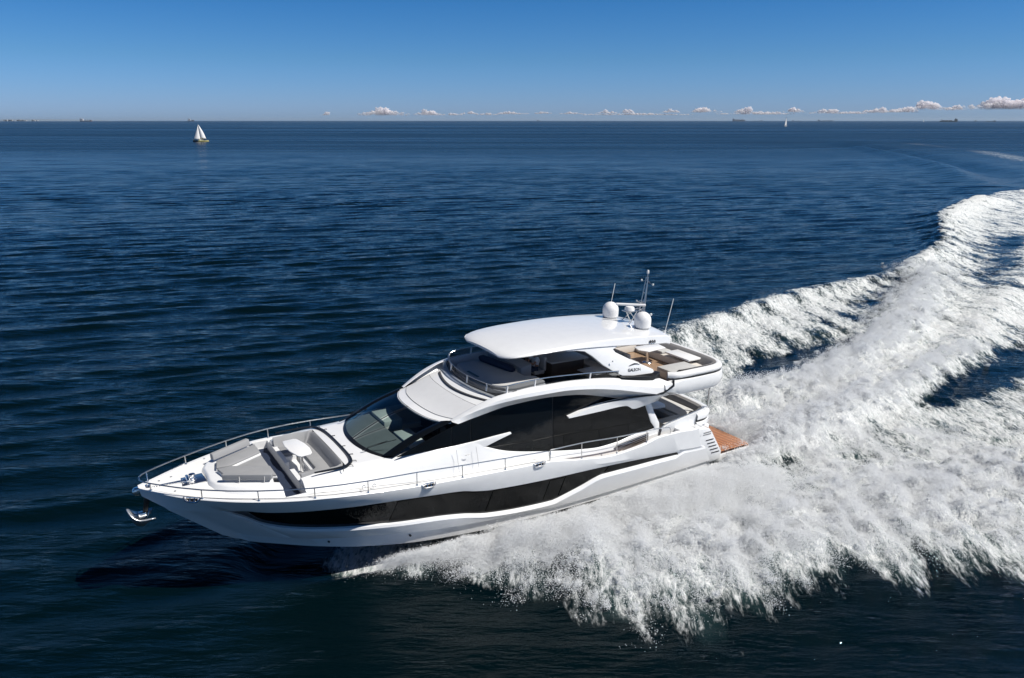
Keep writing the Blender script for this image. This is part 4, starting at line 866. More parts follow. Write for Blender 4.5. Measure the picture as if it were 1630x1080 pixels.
def seamat():
    m=bpy.data.materials.new('sea_water'); m.use_nodes=True; n=m.node_tree; N=n.nodes.new; K=n.links.new
    b=n.nodes['Principled BSDF']; out=n.nodes['Material Output']
    b.inputs['IOR'].default_value=1.333; b.inputs['Roughness'].default_value=.06
    geo=N('ShaderNodeNewGeometry'); at=N('ShaderNodeAttribute'); at.attribute_name='foam'
    def noise(sc,rot,scale,det,rough=.6,dist=0):
        mp=N('ShaderNodeMapping'); mp.inputs['Rotation'].default_value=(0,0,rot); mp.inputs['Scale'].default_value=sc; K(geo.outputs['Position'],mp.inputs[0])
        z=N('ShaderNodeTexNoise'); z.inputs['Scale'].default_value=scale; z.inputs['Detail'].default_value=det; z.inputs['Roughness'].default_value=rough; z.inputs['Distortion'].default_value=dist
        K(mp.outputs[0],z.inputs['Vector']); return z.outputs[0]
    def ma(op,a,b_=None,c=None,clamp=False):
        x=N('ShaderNodeMath'); x.operation=op; x.use_clamp=clamp
        for i,v in enumerate((a,b_,c)):
            if v is None: continue
            if isinstance(v,(int,float)): x.inputs[i].default_value=v
            else: K(v,x.inputs[i])
        return x.outputs[0]
    # ripples too small to resolve far off widen the gloss
    sxyz=N('ShaderNodeSeparateXYZ'); K(geo.outputs['Position'],sxyz.inputs[0]); rr=N('ShaderNodeMapRange'); rr.inputs[1].default_value=50; rr.inputs[2].default_value=480; rr.inputs[3].default_value=.03; rr.inputs[4].default_value=.30
    K(sxyz.outputs['Y'],rr.inputs[0]); K(rr.outputs[0],b.inputs['Roughness']); n5=noise((.12,1,1),.03,.0045,6,.62); n6=noise((.14,1,1),.02,.03,7,.68); n7=noise((.2,1,1),.1,.11,5,.65); K(ma('MULTIPLY',rr.outputs[0],ma('ADD',ma('MULTIPLY_ADD',n5,1.3,-.2),ma('MULTIPLY',n6,1.1))),b.inputs['Roughness']); K(ma('ADD',ma('MULTIPLY_ADD',n6,1.0,-.12),ma('MULTIPLY_ADD',n7,.7,-.22),clamp=True),b.inputs['Specular IOR Level']); b.inputs['Specular Tint'].default_value=(.70,.95,1.0,1)
    n1=noise((.22,1,1),.25,2.4,7,.62); n2=noise((.3,1,1),.25,.55,4,.6)
    n3=noise((.25,1,1),.2,.16,5,.6); n4=noise((.22,1,1),-.1,.014,5,.6); h=ma('ADD',ma('MULTIPLY',n1,ma('MULTIPLY_ADD',n4,.20,.05)),ma('ADD',ma('MULTIPLY',n2,.26),ma('MULTIPLY',n3,.25)))
    bp=N('ShaderNodeBump'); bp.inputs['Strength'].default_value=.8; bp.inputs['Distance'].default_value=1.0; K(h,bp.inputs['Height'])
    # water body colour: darker blue-green, milky where air is mixed in
    mixc=N('ShaderNodeMix'); mixc.data_type='RGBA'; mixc.inputs[6].default_value=(.0004,.0045,.006,1); mixc.inputs[7].default_value=(.10,.20,.20,1)
    milk=ma('MULTIPLY',ma('SUBTRACT',at.outputs['Fac'],.34,clamp=True),.55,clamp=True); K(milk,mixc.inputs[0]); K(mixc.outputs[2],b.inputs['Base Color']); K(bp.outputs[0],b.inputs['Normal'])
    # foam
    f1=noise((1.45,.36,1),.0,1.0,9,.68,.4); f2=noise((1.5,.5,1),.0,4.5,8,.7,.3)
    ff=ma('ADD',ma('MULTIPLY',ma('SUBTRACT',f1,.5),1.9),ma('MULTIPLY',ma('SUBTRACT',f2,.5),1.5))
    mask=N('ShaderNodeMapRange'); mask.interpolation_type='SMOOTHSTEP'; mask.inputs[1].default_value=.34; mask.inputs[2].default_value=.90
    K(ma('ADD',at.outputs['Fac'],ma('MULTIPLY',ff,ma('MULTIPLY',at.outputs['Fac'],2.2,clamp=True))),mask.inputs[0])
    fb=N('ShaderNodeBsdfPrincipled'); fb.inputs['Roughness'].default_value=.7; fb.inputs['Specular IOR Level'].default_value=.25
    fc=N('ShaderNodeMix'); fc.data_type='RGBA'; f3=noise((1.4,.5,1),.0,8,5,.7); fc.inputs[6].default_value=(.20,.29,.28,1); fc.inputs[7].default_value=(.80,.82,.82,1); K(ma('ADD',ma('MULTIPLY_ADD',f2,3.0,-1.25),ma('ADD',ma('MULTIPLY_ADD',f3,1.6,-.45),ma('MULTIPLY',at.outputs['Fac'],.38)),clamp=True),fc.inputs[0]); K(fc.outputs[2],fb.inputs['Base Color'])
    b2=N('ShaderNodeBump'); b2.inputs['Strength'].default_value=1; b2.inputs['Distance'].default_value=1; K(ma('ADD',ma('MULTIPLY',f2,.16),ma('MULTIPLY',f1,.30)),b2.inputs['Height']); K(b2.outputs[0],fb.inputs['Normal'])
    mx=N('ShaderNodeMixShader'); K(mask.outputs[0],mx.inputs[0]); K(b.outputs[0],mx.inputs[1]); K(fb.outputs[0],mx.inputs[2]); K(mx.outputs[0],out.inputs[0])
    return m
me.materials.append(seamat())

# ---- spray: droplets thrown from the chines and the stern (point clouds)
def b2w(X,Y,Z):
    p=np.stack([X,-Y,Z],-1); c_,s_=math.cos(.561),math.sin(.561); cp,sp=math.cos(.029),math.sin(.029)
    x=cp*p[...,0]+sp*p[...,2]; z=-sp*p[...,0]+cp*p[...,2]; y=p[...,1]
    return np.stack([c_*x-s_*y-11.588,s_*x+c_*y+20.716,z],-1)
CXa,CYa=np.array(CX),np.array(CY)
def ballistic(nj,npj,side,x0,x1,vmax=8.2,seed=1):
    r=np.random.default_rng(seed); Xe=x0+(x1-x0)*r.random(nj)**.85
    nb=max(nj//16,8); bi=r.integers(0,nb,nj); bX=x0+(x1-x0)*r.random(nb)**.85; Xe=bX[bi]+r.normal(0,.22,nj); Xe=np.clip(Xe,x0,x1)
    vb=np.clip(r.beta(2.2,1.4,nb),.08,1); wb2=r.uniform(.12,.44,nb)
    vy=vmax*np.clip(vb[bi]*r.uniform(.75,1.1,nj),.05,1.05)*np.clip(.35+.65*(Xe-x0)/3.0,.35,1); vz=vy*np.clip(wb2[bi]*r.uniform(.8,1.15,nj),.08,.46)+.35; va=r.uniform(5.2,6.6,nb)[bi]+r.uniform(0,1.6,nj)
    u=r.random((nj,npj)); T=(2*vz/9.8+.10)[:,None]; t=T*u**.8
    s_=(.06+.52*t/np.maximum(T,.01)**.5*r.uniform(.5,1.6,(nj,1)))
    drag=1-.25*t
    X=Xe[:,None]+va[:,None]*t*drag+r.normal(0,1,(nj,npj))*s_*1.2
    Y=np.interp(Xe,CXa,CYa)[:,None]+.05+vy[:,None]*t*drag+np.abs(r.normal(0,1,(nj,npj)))*s_*.6
    Zw=vz[:,None]*t-4.9*t*t+np.abs(r.normal(0,1,(nj,npj)))*s_*.35
    P_=b2w(X.ravel(),side*Y.ravel(),np.zeros(X.size)); P_[:,2]=bil(Hh,P_[:,0],P_[:,1])*.8+Zw.ravel()+.08
    return P_
def cloudline(P_,n_,w0,w1,h0,h1,seed,tail=0):
    r=np.random.default_rng(seed); Ls=np.array([math.dist(P_[i],P_[i+1]) for i in range(len(P_)-1)]); cum=np.concatenate([[0],np.cumsum(Ls)]); T=cum[-1]
    nc=n_//260; s_=np.sort(r.random(nc))**1.25*T; f=s_/T
    cx=np.interp(s_,cum,[p[0] for p in P_]); cy=np.interp(s_,cum,[p[1] for p in P_]); wdt=w0+(w1-w0)*f; hh=h0+(h1-h0)*f
    cx=cx+r.normal(0,1,nc)*wdt*.55; cy=cy+r.normal(0,1,nc)*wdt*.55; cz=np.abs(r.normal(0,.45,nc))*hh; rad=r.uniform(.05,.32,nc)*(.6+.25*wdt)
    k=260; d_=r.normal(0,1,(nc,k,3))*rad[:,None,None]*np.array([.75,.65,.5]); lean=r.normal(0,.5,(nc,1,2)); d_[:,:,:2]+=lean*d_[:,:,2:3]
    X=cx[:,None]+d_[:,:,0]; Y=cy[:,None]+d_[:,:,1]; Z=cz[:,None]+d_[:,:,2]
    P3=np.stack([X.ravel(),Y.ravel(),Z.ravel()],-1); P3[:,2]=np.maximum(P3[:,2],.02)+bil(Hh,P3[:,0],P3[:,1])*.9
    return P3
def surfacedrops(n_,seed,x0,x1,y0,y1,hz):
    r=np.random.default_rng(seed); X=r.uniform(x0,x1,n_); Y=r.uniform(y0,y1,n_); cl=fbm(X*.9,Y*.9,4,.65); f=bil(F_,X,Y)
    k=(r.random(n_)<np.clip((f-.55)*1.6+cl*.9,0,1)*(1-np.clip(bil(Hb,X,Y)*3,0,1))); X,Y,cl=X[k],Y[k],cl[k]
    Z=bil(Hh,X,Y)+r.exponential(hz,len(X))*(.5+np.clip(cl,0,1)*2); return np.stack([X,Y,Z],-1)
SPR=mat('white_spray',(.86,.87,.88),.9)
_n=SPR.node_tree; _b=_n.nodes['Principled BSDF']; _t=_n.nodes.new('ShaderNodeBsdfTranslucent'); _t.inputs[0].default_value=(.86,.88,.89,1); _m=_n.nodes.new('ShaderNodeMixShader'); _m.inputs[0].default_value=.30
_n.links.new(_b.outputs[0],_m.inputs[1]); _n.links.new(_t.outputs[0],_m.inputs[2]); _n.links.new(_m.outputs[0],_n.nodes['Material Output'].inputs[0])
_g=bpy.data.node_groups.new('droplets','GeometryNodeTree'); _g.interface.new_socket('Geometry',in_out='INPUT',socket_type='NodeSocketGeometry'); _g.interface.new_socket('Geometry',in_out='OUTPUT',socket_type='NodeSocketGeometry')
_i=_g.nodes.new('NodeGroupInput'); _o=_g.nodes.new('NodeGroupOutput'); _mp=_g.nodes.new('GeometryNodeMeshToPoints'); _na=_g.nodes.new('GeometryNodeInputNamedAttribute'); _na.data_type='FLOAT'; _na.inputs[0].default_value='rad'; _sm=_g.nodes.new('GeometryNodeSetMaterial'); _sm.inputs['Material'].default_value=SPR
_g.links.new(_i.outputs[0],_mp.inputs['Mesh']); _g.links.new(_na.outputs[0],_mp.inputs['Radius']); _g.links.new(_mp.outputs[0],_sm.inputs[0]); _g.links.new(_sm.outputs[0],_o.inputs[0])
def droplets(name,P_,rmin,rmax,label,cat,seed):
    r=np.random.default_rng(seed); ca_,sa_=math.cos(.561),math.sin(.561)
    bx=(P_[:,0]+11.588)*ca_+(P_[:,1]-20.716)*sa_; by=(P_[:,0]+11.588)*sa_-(P_[:,1]-20.716)*ca_
    k=~((bx>0)&(bx<22.6)&(np.abs(by)<2.62)&(P_[:,2]<5))&~((bx>=22.6)&(bx<25.1)&(np.abs(by)<2.3)&(P_[:,2]<1.4)); P_=P_[k]
    me=bpy.data.meshes.new(name); me.vertices.add(len(P_)); me.vertices.foreach_set('co',P_.astype(np.float32).ravel())
    a=me.attributes.new('rad','FLOAT','POINT'); a.data.foreach_set('value',(rmin+(rmax-rmin)*r.random(len(P_))**3).astype(np.float32)); me.materials.append(SPR)
    o=bpy.data.objects.new(name,me); link(o); md=o.modifiers.new('drops','NODES'); md.node_group=_g; tag(o,label,cat,kind='stuff'); return o
SC=1.0
P1=np.concatenate([ballistic(int(5200*SC),300,1,4.8,20.5,seed=3),ballistic(420,600,1,6.5,20.5,vmax=10.5,seed=31)])
droplets('bow_spray',P1,.0035,.0125,'white sheet of spray thrown out from the near side of the yacht','spray',5)
def edgejets(nc,k,seed):
    r=np.random.default_rng(seed); pts=[(-4.8,22.7),(-2,21.9),(0,21.2),(3,20.3),(5.5,19.5),(7.2,20.3),(9.5,20.0),(11,21.0),(14,20.8),(17,20.8),(22,19.8)]
    Ls=np.array([math.dist(pts[i],pts[i+1]) for i in range(len(pts)-1)]); cum=np.concatenate([[0],np.cumsum(Ls)]); s_=r.random(nc)*cum[-1]
    cx=np.interp(s_,cum,[p[0] for p in pts]); cy=np.interp(s_,cum,[p[1] for p in pts]); off=r.uniform(-.6,2.6,nc); cx=cx-.2*off; cy=cy+off
    fing=np.clip(.75+1.9*fbm(cx*.62,cy*.12+5,3,.5),.12,2.0); grow=np.clip((cx+6)/9,.22,1); ln=r.uniform(.8,2.6,nc)*fing*grow; wd=r.uniform(.10,.36,nc)*(.5+.5*grow); a=math.radians(-77)+r.normal(0,.11,nc)
    t=r.random((nc,k))**1.25; u=t*ln[:,None]; v=r.normal(0,1,(nc,k))*wd[:,None]*(.4+1.2*t)
    X=cx[:,None]+u*np.cos(a)[:,None]-v*np.sin(a)[:,None]; Y=cy[:,None]+u*np.sin(a)[:,None]+v*np.cos(a)[:,None]; Z=.10+r.uniform(.10,.55,nc)[:,None]*4*t*(1-t)*fing[:,None]*.8+np.abs(r.normal(0,1,(nc,k)))*.07
    P_=np.stack([X.ravel(),Y.ravel(),Z.ravel()],-1); P_[:,2]+=bil(Hh,P_[:,0],P_[:,1])*.5; return P_
P1=np.concatenate([P1,edgejets(3600,520,77)])
P2=ballistic(int(1500*SC),200,-1,4.8,20.5,seed=4); droplets('far_side_spray',P2,.005,.016,'white spray thrown out on the far side of the yacht','spray',6)
P3=np.concatenate([cloudline([tuple(b2w(np.array([q]),np.array([w_]),np.array([0.]))[0][:2]) for q,w_ in ((19.2,3.0),(21,3.25),(23,3.3),(25.3,3.2),(27,2.8))],int(70000*SC),.25,.4,.22,.4,61),cloudline(RIDGE[:5],int(420000*SC),1.3,2.6,.55,.6,8),cloudline([(8.6,33.6),(11.5,34),(15,35.3),(20,39.5)],int(200000*SC),1.2,1.3,.65,.6,9),cloudline(RIDGE2[:4],int(120000*SC),.8,1.2,.5,.5,14)])
droplets('stern_spray',P3,.006,.018,'churning white plume of spray boiling up behind the stern of the yacht','spray',7)
P4=np.concatenate([surfacedrops(int(1500000*SC),21,-6,22,18,34,.05),surfacedrops(int(450000*SC),22,8,34,28,60,.05),cloudline(PORT[2:7],int(260000*SC),2.2,2.6,.55,.55,10)])
droplets('wake_froth',P4,.005,.016,'fine white droplets hanging over the churned foam of the wake','froth',8)

# ============================================================ PEOPLE at the helm
def person(loc,face,shirt,trousers,hair,label,arms,lean=0.0):
    "seated figure: feet toward +x of its own frame; origin under the seat"
    root=bpy.data.objects.new('person',None); COL.objects.link(root); root.location=loc; root.rotation_euler=(0,0,face); tag(root,label,'person',group=None)
    skin=mat('skin',(.42,.23,.15),.55)
    def skinned(name,verts,edges,rad,m,sub=2):
        me=bpy.data.meshes.new(name); me.from_pydata(verts,edges,[]); o=bpy.data.objects.new(name,me); link(o,root)
        md=o.modifiers.new('skin','SKIN'); md.use_smooth_shade=True
        for i,r in enumerate(rad): me.skin_vertices[0].data[i].radius=(r,r) if not isinstance(r,tuple) else r
        me.skin_vertices[0].data[0].use_root=True
        sb_=o.modifiers.new('s','SUBSURF'); sb_.levels=sb_.render_levels=sub; me.materials.append(m); return o
    V=[];E_=[];Rr=[]
    def ad(p,r,par=None):
        V.append(p);Rr.append(r); 
        if par is not None:E_.append((par,len(V)-1))
        return len(V)-1
    z0=.58
    pel=ad((0,0,z0),.13); ch_=ad((-.03-lean*.3,0,z0+.25),.13,pel); cs_=ad((-.02-lean*.2,0,z0+.44),(.16,.12),ch_); nk=ad((.0,0,z0+.58),.055,cs_); hd=ad((.02,0,z0+.66),.075,nk); ht_=ad((.03,0,z0+.79),.09,hd)
    for s_ in (1,-1):
        hp=ad((.06,s_*.09,z0-.02),.09,pel); kn=ad((.45,s_*.12,z0+.0),.065,hp); an_=ad((.50,s_*.12,.10),.045,kn); ft_=ad((.62,s_*.12,.05),.04,an_)
        sh_=ad((-.02,s_*.19,z0+.47),.06,cs_); a=arms[0 if s_>0 else 1]; el=ad(a[0],.042,sh_); wr=ad(a[1],.03,el); ha=ad(a[2],.034,wr)
        for k_ in range(5):
            th=(k_-2)*.35; fx=a[2][0]+.08*math.cos(th); ad((fx,a[2][1]+.028*(k_-2)*(1 if k_ else 1.3),a[2][2]-.02),.009,ha)
    body=skinned('body',V,E_,Rr,skin)
    def garment(name,segs,m):
        V2=[];E2=[];R2=[]
        for p,r,par in segs:
            V2.append(p);R2.append(r)
            if par is not None:E2.append((par,len(V2)-1))
        return skinned(name,V2,E2,R2,m)
    sh=[((0,0,z0+.02),.155,None),((-.03-lean*.3,0,z0+.25),.155,0),((-.02,0,z0+.45),(.19,.135),1)]
    for s_ in (1,-1):
        n0=len(sh); a=arms[0 if s_>0 else 1]; e=a[0]; sh.append(((-.02,s_*.19,z0+.475),.082,2)); sh.append((tuple(.35*q+.65*w_ for q,w_ in zip((-.02,s_*.19,z0+.475),e)),.066,n0))
    garment('shirt',sh,shirt)
    tr_=[((0,0,z0-.02),.15,None)]
    for s_ in (1,-1):
        n0=len(tr_); tr_.append(((.08,s_*.09,z0-.02),.105,0)); tr_.append(((.45,s_*.12,z0+.0),.082,n0)); tr_.append(((.50,s_*.12,.16),.06,n0+1))
    garment('trousers',tr_,trousers)
    hb_=MB()
    rows=[]
    for i in range(7):
        ph=i/6*1.9; rr=.108*math.sin(max(ph,.05)); zz=z0+.78+.115*math.cos(ph)
        rows.append([(.015-.01*i/6+rr*math.cos(q)*(.9 if math.cos(q)>0 and i>3 else 1.05)-(.03 if math.cos(q)>0 and i>4 else 0),rr*.92*math.sin(q),zz) for q in lin(0,6.283,17)[:-1]])
    hb_.loft(rows,closed=True,cap=True); ho=hb_.build('hair',hair,root,boat=False)
    fb=MB(); fb.tube([(.115,0,z0+.79),(.135,0,z0+.755)],[.010,.016],8); fb.build('nose',skin,root,boat=False)
    for s_ in (1,-1):
        MB().lathe((.105,s_*.035,z0+.79),[(.004,-.008),(.011,0),(.004,.008)],8).build('eye',BLACK,root,boat=False); MB().lathe((.02,s_*.095,z0+.765),[(.01,-.02),(.02,0),(.01,.022)],8).build('ear',skin,root,boat=False)
    MB().box(.10,.118,-.022,.022,z0+.722,z0+.730).build('mouth',mat('lips',(.30,.10,.09),.5),root,boat=False)
    return root
def bw(X,Y,Z):
    p=b2w(np.array([X]),np.array([Y]),np.array([Z]))[0]; return tuple(p)
z0=.58
person(bw(14.95,-.45,4.62),.561+math.pi,mat('white_shirt',(.75,.76,.78),.8),mat('blue_trousers',(.03,.05,.10),.8),mat('brown_hair',(.05,.03,.02),.7),'person in a white shirt seated at the flybridge helm under the hardtop',
  [((.22,.24,z0+.28),(.42,.15,z0+.36),(.48,.12,z0+.38)),((.22,-.24,z0+.28),(.42,-.15,z0+.36),(.48,-.12,z0+.38))])
person(bw(14.95,-1.2,4.62),.561+math.pi,mat('dark_shirt',(.05,.05,.06),.8),mat('beige_shorts',(.30,.24,.18),.8),mat('dark_hair',(.02,.015,.012),.7),'person in a dark shirt seated beside the helm, behind the one in white',
  [((.12,.26,z0+.24),(.34,.20,z0+.12),(.42,.18,z0+.08)),((.10,-.27,z0+.24),(.32,-.20,z0+.12),(.42,-.18,z0+.08))])
# ============================================================ SAILING BOATS
def place(px,D,z=0): return ((px-815)/1189.6*(D*math.cos(.2846)+14.54*math.sin(.2846))*1.0,D,z)
def sail_boat(px,D,h,L_,heading,hullcol,bowcol,label,two=True,heel=.0):
    root=bpy.data.objects.new('sailing_boat',None); COL.objects.link(root); root.location=place(px,D,-.1); root.rotation_euler=(heel,0,heading); tag(root,label,'sailboat','sailing boats out on the water')
    mh=mat('sail_hull_'+hullcol[0],hullcol[1],.35); b=MB(); rows=[]
    for i,X in enumerate(lin(-.5,.5,13)):
        w_=.5*.30*L_*(max(1-abs((X+.08)/.58)**2.4,0))**.7+.02; fb_=.10*L_*(1+.35*max(X,0)); x=X*L_
        rows.append([(x,-w_,fb_),(x,-w_*.85,.02*L_),(x,0,-.05*L_),(x,w_*.85,.02*L_),(x,w_,fb_),(x,0,fb_*1.05)])
    b.loft(rows,closed=True,cap=True); hu=b.build('hull',mh,root,boat=False)
    if bowcol:
        b=MB(); rr=[[(x*1.003,y*1.03,z) for x,y,z in r[:5]] for r in rows[8:]]; b.loft(rr).build('bow_panel',mat('dark_bow_paint',bowcol,.4),hu,boat=False)
    MB().box(-.20*L_,.15*L_,-.07*L_,.07*L_,.10*L_,.15*L_).build('cabin',mat('boat_white',(.75,.75,.74),.4),root,boat=False,bevel=.1)
    if two: MB().prism([(-.33*L_,-.1*L_),(-.12*L_,-.1*L_),(-.12*L_,.1*L_),(-.33*L_,.1*L_)],.16*L_,.24*L_,top=[(-.28*L_,-.07*L_),(-.14*L_,-.07*L_),(-.14*L_,.07*L_),(-.28*L_,.07*L_)]).build('spray_hood',mat('black_canvas',(.01,.01,.012),.8),root,boat=False)
    MB().tube([(.08*L_,0,.1*L_),(.08*L_,0,h)],.008*L_,6).build('mast',STEEL,root,boat=False)
    MB().tube([(.08*L_,0,.19*L_),(-.36*L_,.03*L_,.19*L_)],.01*L_,6).build('boom',STEEL,root,boat=False)
    SM=mat('sail_cloth',(.80,.80,.80),.8)
    def sail(name,tack,clew,head,belly):
        T,C_,H_=map(Vector,(tack,clew,head)); rows=[]
        for i in range(11):
            f=i/10; a=T.lerp(H_,f); c_=C_.lerp(H_,f); r=[]
            for j in range(7):
                g=j/6; p=a.lerp(c_,g); roach=Vector((-.045*L_*math.sin(math.pi*f)*g,0,0)) if name=='mainsail' else Vector((0,0,0)); r.append(tuple(p+roach+Vector((0,belly*math.sin(math.pi*g)*(1-f*.6),0))))
            rows.append(r)
        o=MB().loft(rows).build(name,SM,root,boat=False); md=o.modifiers.new('t','SOLIDIFY'); md.thickness=.02
    sail('mainsail',(.07*L_,0,.2*L_),(-.35*L_,.03*L_,.2*L_),(.07*L_,0,h*.985),.10*L_)
    if two: sail('jib',(.49*L_,0,.14*L_),(.02*L_,.08*L_,.16*L_),(.10*L_,0,h*.93),.10*L_)
    else: sail('jib',(.47*L_,0,.14*L_),(.10*L_,.04*L_,.16*L_),(.10*L_,0,h*.8),.05*L_)
sail_boat(320,548,12.2,10.4,math.radians(198),('yellow',(.90,.78,.30)),(.04,.045,.06),'sailing boat with yellow hull, dark bow and two white sails at the upper left',True)
sail_boat(1250.5,1990,24,15,math.radians(230),('white',(.7,.7,.7)),None,'sailing boat with one tall narrow white sail, right of centre below the horizon',False)
sail_boat(1470,7200,26,18,math.radians(200),('white',(.7,.7,.7)),None,'tiny white sail of a sailing boat far off on the right horizon',False)
# ============================================================ SHIPS on the horizon
def ship(px,D,L_,hullc,supc,sup,h_,cargo,label,name='cargo_ship',flip=1,hd=0.0):
    root=bpy.data.objects.new(name,None); COL.objects.link(root); root.location=place(px,D,0); root.rotation_euler=(0,0,hd+(0 if flip>0 else math.pi)); tag(root,label,'ship','ships strung along the horizon')
    B=L_*.15; tall=1.5 if supc[0]=='white' else 1.0; hh=h_*(1.25 if tall>1 else 1); sup=(sup[0],sup[1],sup[2]*tall); b=MB(); rows=[]
    for X in lin(-.5,.5,15):
        w_=B/2*(1-max(0,(abs(X)-.36)/.14)**1.8*.92); fb_=hh*(1+.35*max(0,(X-.38)/.12)); x=X*L_
        rows.append([(x,-w_,fb_),(x-.02*L_*max(0,X*2-.7),-w_*.8,-2),(x-.02*L_*max(0,X*2-.7),w_*.8,-2),(x,w_,fb_)])
    b.loft(rows,closed=True,cap=True).build('hull',mat('ship_paint_'+hullc[0],hullc[1],.6),root,boat=False)
    ms_=mat('ship_house_'+supc[0],supc[1],.6)
    x0,x1,zz=sup; sp=MB().box(x0*L_,x1*L_,-B*.42,B*.42,hh,hh+zz).box((x0+.01)*L_,(x1-.01)*L_,-B*.5,B*.5,hh+zz*.7,hh+zz*.85).build('superstructure',ms_,root,boat=False)
    MB().box((x0+.005)*L_,(x0+.03)*L_,-B*.12,B*.12,hh+zz*.6,hh+zz*1.35).build('funnel',mat('funnel_dark',(.06,.06,.08),.6),root,boat=False)
    MB().tube([((x0+x1)/2*L_,0,hh+zz),((x0+x1)/2*L_,0,hh+zz*1.6)],.006*L_,6).build('radar_mast',ms_,root,boat=False)
    mc=mat('deck_gear',(.16,.15,.16),.7)
    for k_,kind in cargo:
        if kind=='crane': MB().tube([(k_*L_,0,hh),(k_*L_,0,hh+zz*.9)],.010*L_,6).tube([(k_*L_,0,hh+zz*.7),((k_+.06)*L_,0,hh+zz*.95)],.005*L_,5).build('crane',mc,root,boat=False)
        elif kind=='box': MB().box((k_-.05)*L_,(k_+.05)*L_,-B*.44,B*.44,hh,hh+zz*.35).build('deck_cargo',mc,root,boat=False)
        elif kind=='tier': MB().box((k_-.06)*L_,(k_+.06)*L_,-B*.45,B*.45,hh,hh+zz*.75).build('deck_house',ms_,root,boat=False)
D0=11000
ship(137,D0*.95,160,('rust',(.20,.11,.11)),('white',(.62,.62,.64)),(-.48,-.22,16),9,[(-.02,'crane'),(.14,'crane'),(.30,'crane'),(.42,'box')],'ship with a rust-red hull, white bridge aft and deck cranes, far left horizon')
ship(304,D0*1.1,105,('navy',(.035,.04,.07)),('white',(.62,.62,.64)),(-.40,-.05,18),9,[(.2,'box'),(.34,'box'),(.08,'crane')],'small dark-hulled ship with a white bridge, just above the left sailing boat')
ship(1176,D0*1.05,190,('slate',(.12,.15,.20)),('grey',(.36,.39,.44)),(-.48,-.30,22),14,[(-.18,'tier'),(-.02,'tier'),(.14,'box'),(.28,'tier'),(.42,'box')],'large grey passenger ship with stacked decks, left of the single tall sail','passenger_ship')
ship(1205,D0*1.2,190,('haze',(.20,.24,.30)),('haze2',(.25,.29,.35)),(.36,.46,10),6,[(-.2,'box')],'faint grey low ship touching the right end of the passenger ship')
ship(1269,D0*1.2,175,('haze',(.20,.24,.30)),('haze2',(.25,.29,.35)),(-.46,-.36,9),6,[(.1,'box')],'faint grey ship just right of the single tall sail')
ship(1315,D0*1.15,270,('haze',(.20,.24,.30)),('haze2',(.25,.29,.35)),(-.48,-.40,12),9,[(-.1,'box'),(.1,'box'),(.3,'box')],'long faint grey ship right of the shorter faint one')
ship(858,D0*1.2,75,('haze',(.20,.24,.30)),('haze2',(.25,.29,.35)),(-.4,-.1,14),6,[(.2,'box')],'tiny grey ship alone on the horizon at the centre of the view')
ship(1510,D0*.72,185,('black',(.020,.032,.036)),('dark',(.05,.06,.07)),(.34,.44,17),11,[(-.3,'box'),(-.1,'box'),(.1,'box'),(-.42,'crane')],'long black tanker riding high on the right horizon')
ship(1577,D0*.78,120,('deep',(.035,.045,.055)),('dark',(.05,.06,.07)),(.30,.42,8),4,[(-.2,'box')],'low dark ship at the far right end of the row')
ship(1553,D0*1.0,45,('deep',(.035,.045,.055)),('dark',(.05,.06,.07)),(-.2,.1,10),5,[],'very small dark vessel between the black tanker and the low dark ship')
# ============================================================ COAST, SKY CLOUDS
b=MB(); r2=random.Random(3); top_=[]; base=[]
for i in range(90):
    f=i/89; px_=-90+215*f; x,y,_=place(px_,15500); hgt=(26+10*math.sin(i*.35)+r2.uniform(-6,6))*min(1,(1-f)*5); top_.append((x,y+150,max(hgt,1))); base.append((x,y,-3))
b.loft([base,top_,[(x,y+1500,z*.8) for x,y,z in top_]])
co_l=b.build('coast',mat('hazed_land',(.15,.20,.26),.9),boat=False); co_l['kind']='structure'  # bluish distance haze is mixed into the land colour
b=MB()
for i in range(26):
    px_=r2.uniform(-5,62); x,y,_=place(px_,15300); w_=r2.uniform(18,60); h2=r2.uniform(10,30); b.box(x-w_/2,x+w_/2,y-20,y+20,0,h2)
to=b.build('coast_town',mat('pale_town',(.42,.42,.42),.8),boat=False,smooth=False); tag(to,'pale buildings of a distant town along the left horizon','town',kind='stuff')
